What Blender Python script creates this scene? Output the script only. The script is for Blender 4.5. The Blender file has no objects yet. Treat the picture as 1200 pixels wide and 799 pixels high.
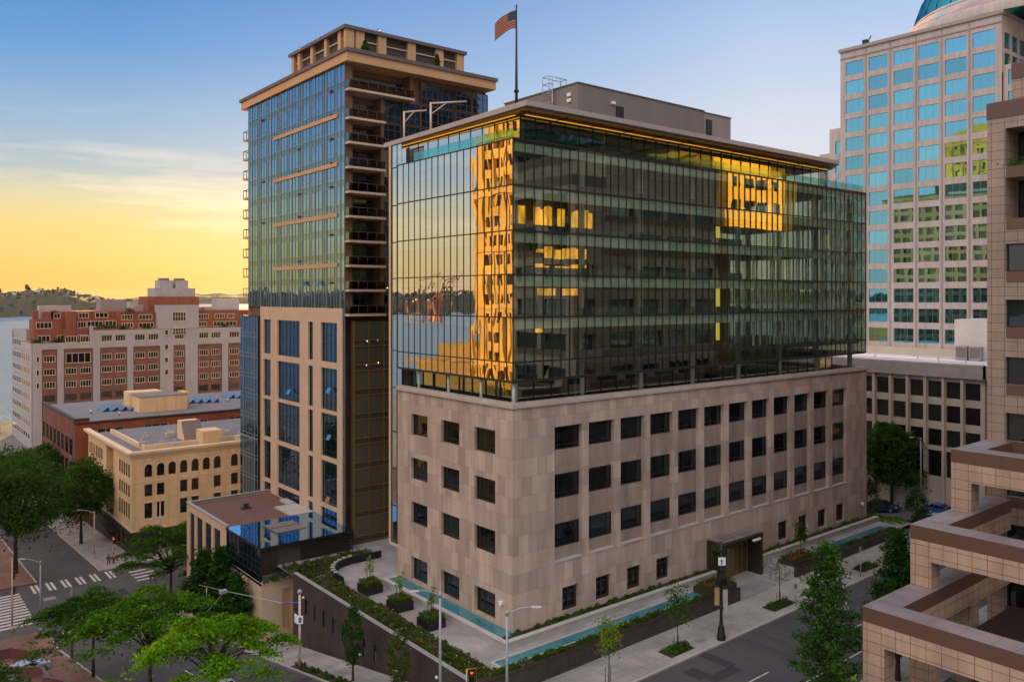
import bpy, bmesh, math, random
import numpy as np
from mathutils import Vector, Matrix
random.seed(7)
RNG = np.random.default_rng(11)
S = bpy.context.scene
COL = S.collection
rad = math.radians

# ------------------------------------------------------------------ materials
MATS = {}
def nodes(name):
    m = bpy.data.materials.new(name); m.use_nodes = True
    nt = m.node_tree
    b = nt.nodes['Principled BSDF']
    MATS[name] = m
    return m, nt, b
def N(nt, t, **kw):
    n = nt.nodes.new(t)
    for k, v in kw.items(): setattr(n, k, v)
    return n
def L(nt, a, b): nt.links.new(a, b)
def c4(c): return (c[0], c[1], c[2], 1)
def pos(nt, scale=(1, 1, 1)):
    g = N(nt, 'ShaderNodeNewGeometry')
    mp = N(nt, 'ShaderNodeMapping'); mp.inputs['Scale'].default_value = scale
    L(nt, g.outputs['Position'], mp.inputs['Vector'])
    return mp.outputs['Vector']
def mixc(nt, fac, a, b, mode='MIX'):
    n = N(nt, 'ShaderNodeMix', data_type='RGBA', blend_type=mode)
    if isinstance(fac, (int, float)): n.inputs[0].default_value = fac
    else: L(nt, fac, n.inputs[0])
    for i, v in ((6, a), (7, b)):
        if isinstance(v, tuple): n.inputs[i].default_value = c4(v)
        else: L(nt, v, n.inputs[i])
    return n.outputs[2]
def noise(nt, vec, sc, det=4, rough=.55):
    n = N(nt, 'ShaderNodeTexNoise'); n.inputs['Scale'].default_value = sc
    n.inputs['Detail'].default_value = det; n.inputs['Roughness'].default_value = rough
    L(nt, vec, n.inputs['Vector']); return n.outputs[0]
def ramp(nt, fac, lo, hi):
    n = N(nt, 'ShaderNodeMapRange'); n.inputs[1].default_value = lo; n.inputs[2].default_value = hi
    L(nt, fac, n.inputs[0]); return n.outputs[0]
def plain(name, col, rough=.8, metal=0., var=.25, sc=.6, streak=False, bump=0., spec=.4, emit=None):
    """one colour broken up by two scales of noise (dirt, weather)"""
    m, nt, b = nodes(name)
    v = pos(nt, (1, 1, .25) if streak else (1, 1, 1))
    f = noise(nt, v, sc, 5)
    f2 = noise(nt, pos(nt), sc * 9, 3)
    a = tuple(x * (1 - var) for x in col); c = tuple(min(1, x * (1 + var)) for x in col)
    o = mixc(nt, ramp(nt, f, .3, .7), a, c)
    o = mixc(nt, .25, o, mixc(nt, ramp(nt, f2, .3, .7), tuple(x * .8 for x in col), tuple(min(1, x * 1.2) for x in col)))
    L(nt, o, b.inputs['Base Color'])
    b.inputs['Roughness'].default_value = rough; b.inputs['Metallic'].default_value = metal
    b.inputs['Specular IOR Level'].default_value = spec
    if bump:
        bp = N(nt, 'ShaderNodeBump'); bp.inputs['Strength'].default_value = bump; bp.inputs['Distance'].default_value = .05
        L(nt, f2, bp.inputs['Height']); L(nt, bp.outputs[0], b.inputs['Normal'])
    if emit:
        b.inputs['Emission Color'].default_value = c4(emit[0]); b.inputs['Emission Strength'].default_value = emit[1]
    return m
def blocks(name, c1, c2, joint, w, h, jw=.01, off=.5, rough=.8, horizontal=False, var=.2, sq=1., shift=(0, 0), spec=.35, third=None):
    """panels / bricks / pavers laid along walls (x+y, z) or on floors (x, y)"""
    m, nt, b = nodes(name)
    g = N(nt, 'ShaderNodeNewGeometry'); s = N(nt, 'ShaderNodeSeparateXYZ'); L(nt, g.outputs['Position'], s.inputs[0])
    cx = N(nt, 'ShaderNodeCombineXYZ')
    if horizontal:
        L(nt, s.outputs[0], cx.inputs[0]); L(nt, s.outputs[1], cx.inputs[1])
    else:
        ad = N(nt, 'ShaderNodeMath', operation='ADD'); L(nt, s.outputs[0], ad.inputs[0]); L(nt, s.outputs[1], ad.inputs[1])
        L(nt, ad.outputs[0], cx.inputs[0]); L(nt, s.outputs[2], cx.inputs[1])
    mp = N(nt, 'ShaderNodeMapping'); mp.inputs['Location'].default_value = (shift[0], shift[1], 0); L(nt, cx.outputs[0], mp.inputs[0])
    br = N(nt, 'ShaderNodeTexBrick'); br.offset = off; br.squash = sq
    L(nt, mp.outputs[0], br.inputs['Vector'])
    br.inputs['Color1'].default_value = c4(c1); br.inputs['Color2'].default_value = c4(c2); br.inputs['Mortar'].default_value = c4(joint)
    br.inputs['Scale'].default_value = 1; br.inputs['Mortar Size'].default_value = jw; br.inputs['Mortar Smooth'].default_value = .1
    br.inputs['Bias'].default_value = 0; br.inputs['Brick Width'].default_value = w; br.inputs['Row Height'].default_value = h
    f = noise(nt, pos(nt, (1, 1, .5)), .35, 5)
    o = mixc(nt, ramp(nt, f, .3, .7), (1 - var, 1 - var, 1 - var), (1 + var * .6, 1 + var * .6, 1 + var * .6))
    o = mixc(nt, 1., br.outputs['Color'], o, 'MULTIPLY')
    f2 = noise(nt, pos(nt), 6, 3)
    o = mixc(nt, 1., o, mixc(nt, f2, (.88, .88, .88), (1.12, 1.12, 1.12)), 'MULTIPLY')
    if not horizontal:
        st = noise(nt, pos(nt, (1.6, 1.6, .10)), .8, 6, .6)
        o = mixc(nt, 1., o, mixc(nt, ramp(nt, st, .35, .65), (.87, .86, .85), (1.07, 1.06, 1.05)), 'MULTIPLY')
    else:
        st = noise(nt, pos(nt), .16, 7, .7)
        o = mixc(nt, 1., o, mixc(nt, ramp(nt, st, .38, .6), (.74, .74, .75), (1.06, 1.06, 1.05)), 'MULTIPLY')
    L(nt, o, b.inputs['Base Color']); b.inputs['Roughness'].default_value = rough
    b.inputs['Specular IOR Level'].default_value = spec
    bp = N(nt, 'ShaderNodeBump'); bp.inputs['Strength'].default_value = .25; bp.inputs['Distance'].default_value = .02; bp.invert = True
    L(nt, br.outputs['Fac'], bp.inputs['Height']); L(nt, bp.outputs[0], b.inputs['Normal'])
    return m
def curtain(name, tint, refl, fac, wav=.012, rough=.0, edge=.5):
    """coated glass: mirror + see-through, each sheet slightly wavy"""
    m, nt, b = nodes(name); nt.nodes.remove(b)
    out = nt.nodes['Material Output']
    tr = N(nt, 'ShaderNodeBsdfTransparent'); tr.inputs[0].default_value = c4(tint)
    gl = N(nt, 'ShaderNodeBsdfGlossy'); gl.inputs[0].default_value = c4(refl); gl.inputs['Roughness'].default_value = rough
    lw = N(nt, 'ShaderNodeLayerWeight'); lw.inputs[0].default_value = .35
    mr = N(nt, 'ShaderNodeMapRange'); mr.inputs[3].default_value = fac; mr.inputs[4].default_value = min(1, fac + edge)
    L(nt, lw.outputs['Facing'], mr.inputs[0])
    bp = N(nt, 'ShaderNodeBump'); bp.inputs['Strength'].default_value = 1; bp.inputs['Distance'].default_value = wav
    L(nt, noise(nt, pos(nt, (1, 1, .45)), .42, 1.2, .4), bp.inputs['Height'])
    L(nt, bp.outputs[0], gl.inputs['Normal'])
    mx = N(nt, 'ShaderNodeMixShader'); L(nt, mr.outputs[0], mx.inputs[0]); L(nt, tr.outputs[0], mx.inputs[1]); L(nt, gl.outputs[0], mx.inputs[2])
    L(nt, mx.outputs[0], out.inputs[0])
    return m
def mirror(name, col, dark, fac, rough=.02, wav=.01, edge=.45):
    """reflective office window with a dark room behind: glossy coat over a dark diffuse, cell-wise blinds"""
    m, nt, b = nodes(name); nt.nodes.remove(b)
    out = nt.nodes['Material Output']
    df = N(nt, 'ShaderNodeBsdfDiffuse')
    gi = N(nt, 'ShaderNodeObjectInfo')
    o = mixc(nt, ramp(nt, gi.outputs['Random'], .1, 1.), tuple(x * .5 for x in dark), tuple(x * 1.9 for x in dark))
    L(nt, o, df.inputs[0])
    gl = N(nt, 'ShaderNodeBsdfGlossy'); gl.inputs['Roughness'].default_value = rough
    L(nt, mixc(nt, gi.outputs['Random'], tuple(x * .72 for x in col), col), gl.inputs[0])
    bp = N(nt, 'ShaderNodeBump'); bp.inputs['Strength'].default_value = 1; bp.inputs['Distance'].default_value = wav
    L(nt, noise(nt, pos(nt), .5, 1.5, .4), bp.inputs['Height']); L(nt, bp.outputs[0], gl.inputs['Normal'])
    lw = N(nt, 'ShaderNodeLayerWeight'); lw.inputs[0].default_value = .35
    mr = N(nt, 'ShaderNodeMapRange'); mr.inputs[3].default_value = fac; mr.inputs[4].default_value = min(1, fac + edge)
    L(nt, lw.outputs['Facing'], mr.inputs[0])
    mx = N(nt, 'ShaderNodeMixShader'); L(nt, mr.outputs[0], mx.inputs[0]); L(nt, df.outputs[0], mx.inputs[1]); L(nt, gl.outputs[0], mx.inputs[2])
    L(nt, mx.outputs[0], out.inputs[0])
    return m
def leafmat(name, a, b_, trans=.35):
    m, nt, b = nodes(name); nt.nodes.remove(b)
    out = nt.nodes['Material Output']
    g = N(nt, 'ShaderNodeNewGeometry')
    f = noise(nt, pos(nt), .45, 3)
    o = mixc(nt, g.outputs['Random Per Island'], a, b_)
    o = mixc(nt, 1., o, mixc(nt, ramp(nt, f, .3, .7), (.5, .55, .55), (1.35, 1.28, 1.15)), 'MULTIPLY')
    d = N(nt, 'ShaderNodeBsdfDiffuse'); t = N(nt, 'ShaderNodeBsdfTranslucent')
    L(nt, o, d.inputs[0]); L(nt, o, t.inputs[0])
    mx = N(nt, 'ShaderNodeMixShader'); mx.inputs[0].default_value = trans
    L(nt, d.outputs[0], mx.inputs[1]); L(nt, t.outputs[0], mx.inputs[2]); L(nt, mx.outputs[0], out.inputs[0])
    return m
def emis(name, col, st):
    m, nt, b = nodes(name)
    b.inputs['Base Color'].default_value = c4(col); b.inputs['Emission Color'].default_value = c4(col); b.inputs['Emission Strength'].default_value = st
    return m

# ------------------------------------------------------------------ mesh builder
class MB:
    def __init__(s): s.v = []; s.f = []; s.m = []; s.sm = []
    def quad(s, a, b, c, d, mi=0):
        n = len(s.v); s.v += [a, b, c, d]; s.f.append((n, n + 1, n + 2, n + 3)); s.m.append(mi); s.sm.append(False)
    def tri(s, a, b, c, mi=0):
        n = len(s.v); s.v += [a, b, c]; s.f.append((n, n + 1, n + 2)); s.m.append(mi); s.sm.append(False)
    def poly(s, pts, mi=0):
        n = len(s.v); s.v += list(pts); s.f.append(tuple(range(n, n + len(pts)))); s.m.append(mi); s.sm.append(False)
    def box(s, x0, y0, z0, x1, y1, z1, mi=0, top=None, bottom=True):
        n = len(s.v)
        s.v += [(x0, y0, z0), (x1, y0, z0), (x1, y1, z0), (x0, y1, z0), (x0, y0, z1), (x1, y0, z1), (x1, y1, z1), (x0, y1, z1)]
        fs = [(0, 1, 5, 4), (1, 2, 6, 5), (2, 3, 7, 6), (3, 0, 4, 7), (4, 5, 6, 7)] + ([(3, 2, 1, 0)] if bottom else [])
        for i, q in enumerate(fs):
            s.f.append(tuple(n + k for k in q)); s.m.append(mi if not (i == 4 and top is not None) else top); s.sm.append(False)
        return s
    def prism(s, poly, z0, z1, mi=0, top=None):
        n = len(s.v); k = len(poly)
        s.v += [(p[0], p[1], z0) for p in poly] + [(p[0], p[1], z1) for p in poly]
        for i in range(k):
            j = (i + 1) % k; s.f.append((n + i, n + j, n + k + j, n + k + i)); s.m.append(mi); s.sm.append(False)
        s.f.append(tuple(n + k + i for i in range(k))); s.m.append(mi if top is None else top); s.sm.append(False)
        s.f.append(tuple(n + k - 1 - i for i in range(k))); s.m.append(mi); s.sm.append(False)
        return s
    def tube(s, pts, r, n=8, mi=0, cap=True):
        pts = [Vector(p) for p in pts]
        if not isinstance(r, (list, tuple)): r = [r] * len(pts)
        b = len(s.v)
        for i, p in enumerate(pts):
            t = (pts[min(i + 1, len(pts) - 1)] - pts[max(i - 1, 0)]).normalized()
            a = Vector((0, 0, 1)) if abs(t.z) < .9 else Vector((1, 0, 0))
            u = t.cross(a).normalized(); w = t.cross(u)
            for k in range(n):
                an = 2 * math.pi * k / n
                s.v.append(tuple(p + (u * math.cos(an) + w * math.sin(an)) * r[i]))
        for i in range(len(pts) - 1):
            for k in range(n):
                k2 = (k + 1) % n
                s.f.append((b + i * n + k, b + i * n + k2, b + (i + 1) * n + k2, b + (i + 1) * n + k)); s.m.append(mi); s.sm.append(True)
        if cap:
            s.f.append(tuple(b + k for k in range(n))[::-1]); s.m.append(mi); s.sm.append(False)
            e = b + (len(pts) - 1) * n
            s.f.append(tuple(e + k for k in range(n))); s.m.append(mi); s.sm.append(False)
        return s
    def lathe(s, c, prof, n=16, mi=0):
        b = len(s.v)
        for (r, z) in prof:
            for k in range(n):
                an = 2 * math.pi * k / n
                s.v.append((c[0] + r * math.cos(an), c[1] + r * math.sin(an), c[2] + z))
        for i in range(len(prof) - 1):
            for k in range(n):
                k2 = (k + 1) % n
                s.f.append((b + i * n + k, b + i * n + k2, b + (i + 1) * n + k2, b + (i + 1) * n + k)); s.m.append(mi); s.sm.append(True)
        return s
    def ball(s, c, r, n=10, mi=0, sq=1.):
        pr = [(max(1e-4, r * math.sin(math.pi * i / 6)), -r * sq * math.cos(math.pi * i / 6)) for i in range(7)]
        return s.lathe(c, pr, n, mi)
    def facade(s, O, U, Nn, u0, u1, z0, z1, holes, depth, mi=0, mr=None):
        """wall plane with real openings; holes = (ua, ub, za, zb); U along, Nn outward"""
        us = sorted({u0, u1} | {q for h in holes for q in h[:2] if u0 < q < u1})
        zs = sorted({z0, z1} | {q for h in holes for q in h[2:4] if z0 < q < z1})
        def P(u, z, d=0): return (O[0] + U[0] * u - Nn[0] * d, O[1] + U[1] * u - Nn[1] * d, z)
        for i in range(len(us) - 1):
            run = None
            for j in range(len(zs) - 1):
                cu = (us[i] + us[i + 1]) / 2; cz = (zs[j] + zs[j + 1]) / 2
                inside = any(h[0] < cu < h[1] and h[2] < cz < h[3] for h in holes)
                if not inside: run = (run[0], zs[j + 1]) if run else (zs[j], zs[j + 1])
                if (inside or j == len(zs) - 2) and run:
                    s.quad(P(us[i], run[0]), P(us[i + 1], run[0]), P(us[i + 1], run[1]), P(us[i], run[1]), mi); run = None
        r = mi if mr is None else mr
        for h in holes:
            if not (u0 <= (h[0] + h[1]) / 2 <= u1 and z0 <= (h[2] + h[3]) / 2 <= z1): continue
            a, b, c, d = h[:4]; dp = h[4] if len(h) > 4 else depth
            s.quad(P(a, c), P(a, d), P(a, d, dp), P(a, c, dp), r); s.quad(P(b, c), P(b, c, dp), P(b, d, dp), P(b, d), r)
            s.quad(P(a, d), P(b, d), P(b, d, dp), P(a, d, dp), r); s.quad(P(a, c), P(a, c, dp), P(b, c, dp), P(b, c), r)
        return s
    def mesh(s, name, mats, org=(0, 0, 0)):
        me = bpy.data.meshes.new(name)
        o = Vector(org)
        me.from_pydata([(p[0] - o.x, p[1] - o.y, p[2] - o.z) for p in s.v], [], s.f)
        for m in (mats if isinstance(mats, (list, tuple)) else [mats]): me.materials.append(MATS[m])
        me.polygons.foreach_set('material_index', s.m); me.polygons.foreach_set('use_smooth', s.sm)
        me.update()
        return me

WP = {}     # world place of every object's origin
def obj(name, me, loc=(0, 0, 0), parent=None, rz=0.):
    o = bpy.data.objects.new(name, me); COL.objects.link(o)
    w = Vector(loc)
    if parent is not None:
        o.parent = parent; o.location = w - WP[parent.name]
    else: o.location = w
    o.rotation_euler = (0, 0, rz)
    WP[o.name] = w
    return o
def part(name, mb, mats, parent, kind=None, label=None):
    """mesh given in world coordinates, child of parent (parents are never turned)"""
    o = obj(name, mb.mesh(name, mats, WP[parent.name]), WP[parent.name], parent)
    if kind: o['kind'] = kind
    if label: o['label'] = label
    return o
def thing(name, label, cat, loc=(0, 0, 0), group=None, rz=0.):
    o = obj(name, None, loc, None, rz); o.empty_display_size = .3
    o['label'] = label; o['category'] = cat
    if group: o['group'] = group
    return o
def tag(o, label, cat, group=None):
    o['label'] = label; o['category'] = cat
    if group: o['group'] = group
    return o
def single(name, mb, mats, label, cat, loc, group=None):
    return tag(obj(name, mb.mesh(name, mats, loc), loc), label, cat, group)
def struct(name, mb, mats, kind='structure', loc=(0, 0, 0), label=None, cat=None):
    o = obj(name, mb.mesh(name, mats, loc), loc); o['kind'] = kind
    if label: o['label'] = label
    if cat: o['category'] = cat
    return o
def local(name, mb, mats, parent):
    """child whose mesh is in the parent's own (possibly turned) frame"""
    o = bpy.data.objects.new(name, mb.mesh(name, mats)); COL.objects.link(o); o.parent = parent; WP[o.name] = WP[parent.name].copy()
    return o
def dup(root, loc, label, rz=None, group=None):
    r = root.copy(); COL.objects.link(r); r.location = loc; WP[r.name] = Vector(loc)
    if rz is not None: r.rotation_euler = (0, 0, rz)
    r['label'] = label
    if group: r['group'] = group
    for ch in list(root.children):
        c = ch.copy(); COL.objects.link(c); c.parent = r
        for g in list(ch.children):
            d = g.copy(); COL.objects.link(d); d.parent = c
    return r

# ------------------------------------------------------------------ palette
blocks('stone_spandrel', (.345, .265, .22), (.28, .222, .19), (.16, .13, .115), .6, 2.4, .008, .3, .75, var=.18)  # narrow panels, darkened to put the shade of the recess into the colour
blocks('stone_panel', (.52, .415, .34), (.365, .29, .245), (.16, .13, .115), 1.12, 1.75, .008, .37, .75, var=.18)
plain('stone_trim', (.42, .36, .315), .7, var=.15)
plain('dark_frame', (.018, .017, .018), .45, var=.2)
plain('bronze', (.045, .032, .026), .45, .3, var=.2)
plain('roof_grey', (.17, .175, .19), .85, var=.15, sc=.3)
plain('roof_edge', (.40, .36, .34), .45, .2, var=.08)
plain('soffit', (.60, .30, .05), .45, var=.12)  # gold of light reflected onto the soffit, put into its base colour
plain('slab_dark', (.11, .115, .11), .8, var=.15)
plain('ceiling_grey', (.76, .80, .68), .8, var=.1)
plain('office_core', (.10, .11, .10), .8, var=.3, sc=.25)
plain('column_grey', (.42, .45, .40), .7, var=.1)
plain('blind', (.85, .88, .82), .8, var=.15, streak=True)
plain('mech_wall', (.19, .165, .155), .75, var=.1, streak=True)
plain('mech_light', (.27, .235, .215), .75, var=.1, streak=True)
plain('steel', (.45, .46, .48), .4, .6, var=.1)
plain('pole_grey', (.33, .35, .37), .5, .3, var=.12)
plain('black_iron', (.012, .012, .014), .45, var=.2)
plain('white_paint', (.78, .78, .78), .5, var=.06)
plain('davit_paint', (.62, .50, .40), .5, var=.08)
curtain('office_glass', (.72, .84, .72), (.78, .95, .80), .33, .009, edge=.4)
curtain('street_glass', (.45, .55, .50), (.92, .96, .95), .60, .013, edge=.35)
curtain('clear_glass', (.42, .80, .78), (.6, .95, 1.), .10, .004, edge=.3)
curtain('rail_glass', (.70, .88, .84), (.8, .95, .95), .05, .004, edge=.2)
mirror('dark_glass', (.75, .84, .9), (.008, .011, .013), .10, edge=.35)
mirror('base_glass', (.70, .82, .9), (.006, .008, .009), .05, edge=.3)
plain('pool_water', (.045, .20, .235), .08, var=.25, sc=.5, spec=.5)
plain('tan_panel', (.52, .325, .165), .7, var=.08, sc=.4)
plain('tan_frame', (.56, .42, .30), .7, var=.08, sc=.4)
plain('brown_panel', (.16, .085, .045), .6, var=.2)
plain('roof_cap', (.12, .10, .095), .5, var=.1)
mirror('sky_glass', (.46, .76, 1.), (.02, .07, .13), .72, .02, .006)
mirror('teal_panel', (.55, .80, .82), (.05, .11, .115), .36, .06, .004)
mirror('condo_dark', (.42, .66, .95), (.007, .012, .020), .20, .02, .008, edge=.4)
mirror('far_glass', (.6, .7, .8), (.012, .012, .014), .03, .05, .004, edge=.14)
plain('sky_panel', (.07, .14, .25), .3, var=.2)
plain('ochre_wall', (.30, .19, .045), .8, var=.25, sc=.15)
plain('banner_gold', (.34, .25, .10), .8, var=.1)
mirror('bronze_glass', (.7, .66, .45), (.055, .052, .034), .08, .03, .008, edge=.3)
plain('gold_mullion', (.30, .165, .045), .4, .4, var=.1)
plain('louver', (.055, .045, .042), .7, var=.25, sc=2)
plain('balcony_metal', (.10, .07, .05), .5, .2, var=.15)
blocks('cream_wall', (.72, .55, .33), (.68, .52, .31), (.5, .38, .23), 1.6, .6, .012, .5, .85, var=.10)
plain('cream_trim', (.70, .56, .37), .75, var=.10)
plain('shop_dark', (.045, .033, .03), .7, var=.3)
blocks('red_brick', (.30, .075, .03), (.235, .06, .028), (.22, .12, .09), .24, .085, .012, .5, .9, var=.22)
blocks('brick_dull', (.22, .085, .06), (.19, .075, .055), (.2, .13, .1), .24, .085, .012, .5, .9, var=.2)
blocks('brick_plum', (.20, .075, .062), (.165, .062, .055), (.17, .1, .09), .24, .085, .012, .5, .9, var=.22)
blocks('dark_brick', (.070, .052, .050), (.052, .041, .040), (.04, .034, .034), .4, .2, .012, .5, .8, var=.3)
plain('terra_white', (.37, .345, .335), .8, var=.12, streak=True)
plain('concrete', (.36, .34, .325), .85, var=.15, bump=.1)
plain('coping', (.43, .41, .39), .8, var=.12)
blocks('sidewalk_slab', (.42, .40, .385), (.37, .355, .345), (.22, .21, .205), 1.8, 1.8, .02, 0., .85, True, .18)
blocks('plaza_slab', (.35, .335, .34), (.325, .315, .325), (.23, .225, .23), 3., 1.5, .012, 0., .8, True, .14)
blocks('brick_paver', (.26, .15, .12), (.21, .125, .105), (.15, .1, .09), .6, .3, .01, .5, .85, True, .2)
blocks('tower_stone', (.52, .46, .435), (.48, .43, .41), (.30, .26, .245), 2.55, 3.9, .02, 0., .7, var=.08)
plain('tower_trim', (.34, .295, .28), .7, var=.1)
mirror('cyan_glass', (.30, .80, 1.), (.010, .06, .07), .66, .015, .004)
mirror('dome_glass', (.06, .40, .60), (.004, .05, .09), .4, .05, .01)
plain('white_wall', (.62, .59, .58), .8, var=.07, sc=.4)
plain('white_roof', (.62, .66, .74), .8, var=.10, sc=.4)
plain('beige_wall', (.55, .47, .37), .8, var=.08)
plain('precast', (.52, .45, .37), .8, var=.12, streak=True)
blocks('tile_tan', (.50, .345, .25), (.42, .295, .22), (.10, .075, .06), 1.05, .81, .022, 0., .5, var=.14, shift=(.47, .24), spec=.5)
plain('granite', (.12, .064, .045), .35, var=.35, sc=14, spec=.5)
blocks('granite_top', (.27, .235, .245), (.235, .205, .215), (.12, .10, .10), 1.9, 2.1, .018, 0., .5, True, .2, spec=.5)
blocks('tile_tan_shaded', (.345, .255, .205), (.30, .225, .185), (.08, .06, .05), 1.05, .81, .022, 0., .5, var=.14, shift=(.47, .24), spec=.5)  # tile_tan darkened: the shade on the tower is put into its colour
plain('granite_dark', (.05, .033, .028), .5, var=.3, sc=10)
plain('bark', (.055, .04, .032), .95, var=.35, sc=3, bump=.4)
leafmat('leaf_dark', (.034, .090, .020), (.075, .165, .030))
leafmat('leaf_mid', (.035, .10, .014), (.075, .17, .022))
leafmat('leaf_bright', (.07, .19, .010), (.16, .34, .018))
leafmat('leaf_maple', (.028, .085, .018), (.075, .17, .03))
leafmat('leaf_locust', (.05, .145, .012), (.11, .25, .02))
leafmat('leaf_street', (.02, .065, .014), (.05, .125, .022))
leafmat('leaf_bed', (.045, .095, .018), (.13, .16, .035))
leafmat('leaf_box', (.05, .13, .018), (.09, .20, .026))
leafmat('leaf_lime', (.16, .28, .02), (.22, .34, .03))
leafmat('flower_red', (.35, .05, .03), (.5, .12, .05))
leafmat('flower_white', (.6, .6, .55), (.75, .75, .7))
plain('soil', (.045, .032, .024), .95, var=.3, sc=3)
plain('bed_green', (.05, .08, .02), .95, var=.4, sc=3)
def asphalt():
    m, nt, b = nodes('asphalt')
    f = noise(nt, pos(nt), .12, 6, .65); f2 = noise(nt, pos(nt), 8, 4); f3 = noise(nt, pos(nt, (1, .12, 1)), .7, 4)
    o = mixc(nt, ramp(nt, f, .35, .65), (.052, .052, .060), (.100, .098, .105))
    o = mixc(nt, ramp(nt, f3, .52, .7), o, (.05, .05, .055))
    o = mixc(nt, .3, o, mixc(nt, f2, (.03, .03, .033), (.13, .13, .13)))
    L(nt, o, b.inputs['Base Color']); b.inputs['Roughness'].default_value = .8
asphalt()
def worn_paint():
    m, nt, b = nodes('road_paint')
    f = noise(nt, pos(nt), 3, 6, .7)
    L(nt, mixc(nt, ramp(nt, f, .32, .45), (.12, .12, .12), (.62, .61, .59)), b.inputs['Base Color']); b.inputs['Roughness'].default_value = .8
worn_paint()
def water():
    m, nt, b = nodes('sea_water')
    b.inputs['Base Color'].default_value = (.10, .17, .22, 1); b.inputs['Roughness'].default_value = .42; b.inputs['Specular IOR Level'].default_value = .3
    bp = N(nt, 'ShaderNodeBump'); bp.inputs['Strength'].default_value = .8; bp.inputs['Distance'].default_value = 3.
    f = noise(nt, pos(nt, (1, .35, 1)), .06, 8, .65); L(nt, f, bp.inputs['Height']); L(nt, bp.outputs[0], b.inputs['Normal'])
water()
plain('hill_green', (.026, .036, .024), .95, var=.5, sc=.02)
plain('ground_mix', (.15, .145, .14), .9, var=.3, sc=.05)
plain('gold_stone_and_sunlight', (.80, .44, .045), .75, var=.28, sc=.12)
plain('brown_roof', (.15, .085, .07), .95, var=.12, sc=.5)
plain('crane_red', (.42, .10, .04), .6, var=.1)
curtain('bronze_screen', (.25, .19, .14), (.7, .65, .6), .05, .003, edge=.2)

plain('road_patch', (.045, .045, .05), .9, var=.2, sc=1.5)

# ------------------------------------------------------------------ camera, sky, sun
cam = bpy.data.cameras.new('camera'); camo = bpy.data.objects.new('camera', cam); COL.objects.link(camo)
cam.sensor_width = 36; cam.lens = 28.8; cam.shift_y = -51.5 / 1200
cam.clip_start = .5; cam.clip_end = 30000
camo.location = (-46.63, -57.46, 30.45); camo.rotation_euler = (rad(90), 0, rad(51 - 90))
S.camera = camo
SUN_AZ, SUN_EL = rad(24), rad(4.8)          # azimuth clockwise from +Y
w = bpy.data.worlds.new('World'); S.world = w; w.use_nodes = True
nt = w.node_tree; bg = nt.nodes['Background']
sky = N(nt, 'ShaderNodeTexSky', sky_type='NISHITA'); sky.sun_disc = False
sky.sun_elevation = SUN_EL; sky.sun_rotation = SUN_AZ; sky.altitude = 0
sky.air_density = 1.0; sky.dust_density = 1.6; sky.ozone_density = 2.2
EXPO = 1.0
tc = N(nt, 'ShaderNodeTexCoord'); sp = N(nt, 'ShaderNodeSeparateXYZ'); L(nt, tc.outputs['Generated'], sp.inputs[0])
def mth(op, a, b=0.):
    n = N(nt, 'ShaderNodeMath', operation=op)
    for i, v in ((0, a), (1, b)):
        if isinstance(v, (int, float)): n.inputs[i].default_value = v
        else: L(nt, v, n.inputs[i])
    return n.outputs[0]
def cramp(fac, stops):
    n = N(nt, 'ShaderNodeValToRGB'); L(nt, fac, n.inputs[0]); e = n.color_ramp.elements
    e[0].position = stops[0][0]; e[0].color = c4(stops[0][1]); e[1].position = stops[-1][0]; e[1].color = c4(stops[-1][1])
    for p, c in stops[1:-1]: q = e.new(p); q.color = c4(c)
    return n.outputs[0]
zz = sp.outputs[2]
warm = cramp(zz, [(0, (.86, .50, .10)), (.035, (.89, .59, .15)), (.08, (.88, .66, .24)), (.112, (.72, .66, .42)), (.138, (.45, .54, .57)), (.19, (.28, .46, .67)), (.27, (.11, .33, .68)), (.36, (.05, .23, .60))])
cool = cramp(zz, [(0, (.86, .72, .62)), (.1, (.82, .78, .78)), (.2, (.70, .75, .85)), (.29, (.50, .63, .86)), (.36, (.34, .50, .80)), (.5, (.28, .45, .75))])
ln_ = mth('SQRT', mth('ADD', mth('MULTIPLY', sp.outputs[0], sp.outputs[0]), mth('MULTIPLY', sp.outputs[1], sp.outputs[1])))
dt = mth('DIVIDE', mth('ADD', mth('MULTIPLY', sp.outputs[0], -.0175), mth('MULTIPLY', sp.outputs[1], .9998)), ln_)
grad = mixc(nt, ramp(nt, dt, .55, .97), cool, warm)
# thin evening cloud streaks low in the sky
mp = N(nt, 'ShaderNodeMapping'); mp.inputs['Scale'].default_value = (1, 1, 9); mp.inputs['Rotation'].default_value = (.05, .03, 0)
L(nt, tc.outputs['Generated'], mp.inputs[0])
cm = ramp(nt, noise(nt, mp.outputs[0], 3.0, 8, .66), .47, .66)
band = mth('MULTIPLY', ramp(nt, zz, .03, .09), ramp(nt, zz, .22, .11))
cf = mth('MULTIPLY', mth('MULTIPLY', cm, band), .95)
grad = mixc(nt, cf, grad, cramp(zz, [(.0, (1., .66, .22)), (.1, (1., .85, .58)), (.2, (.76, .77, .78))]))
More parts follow.
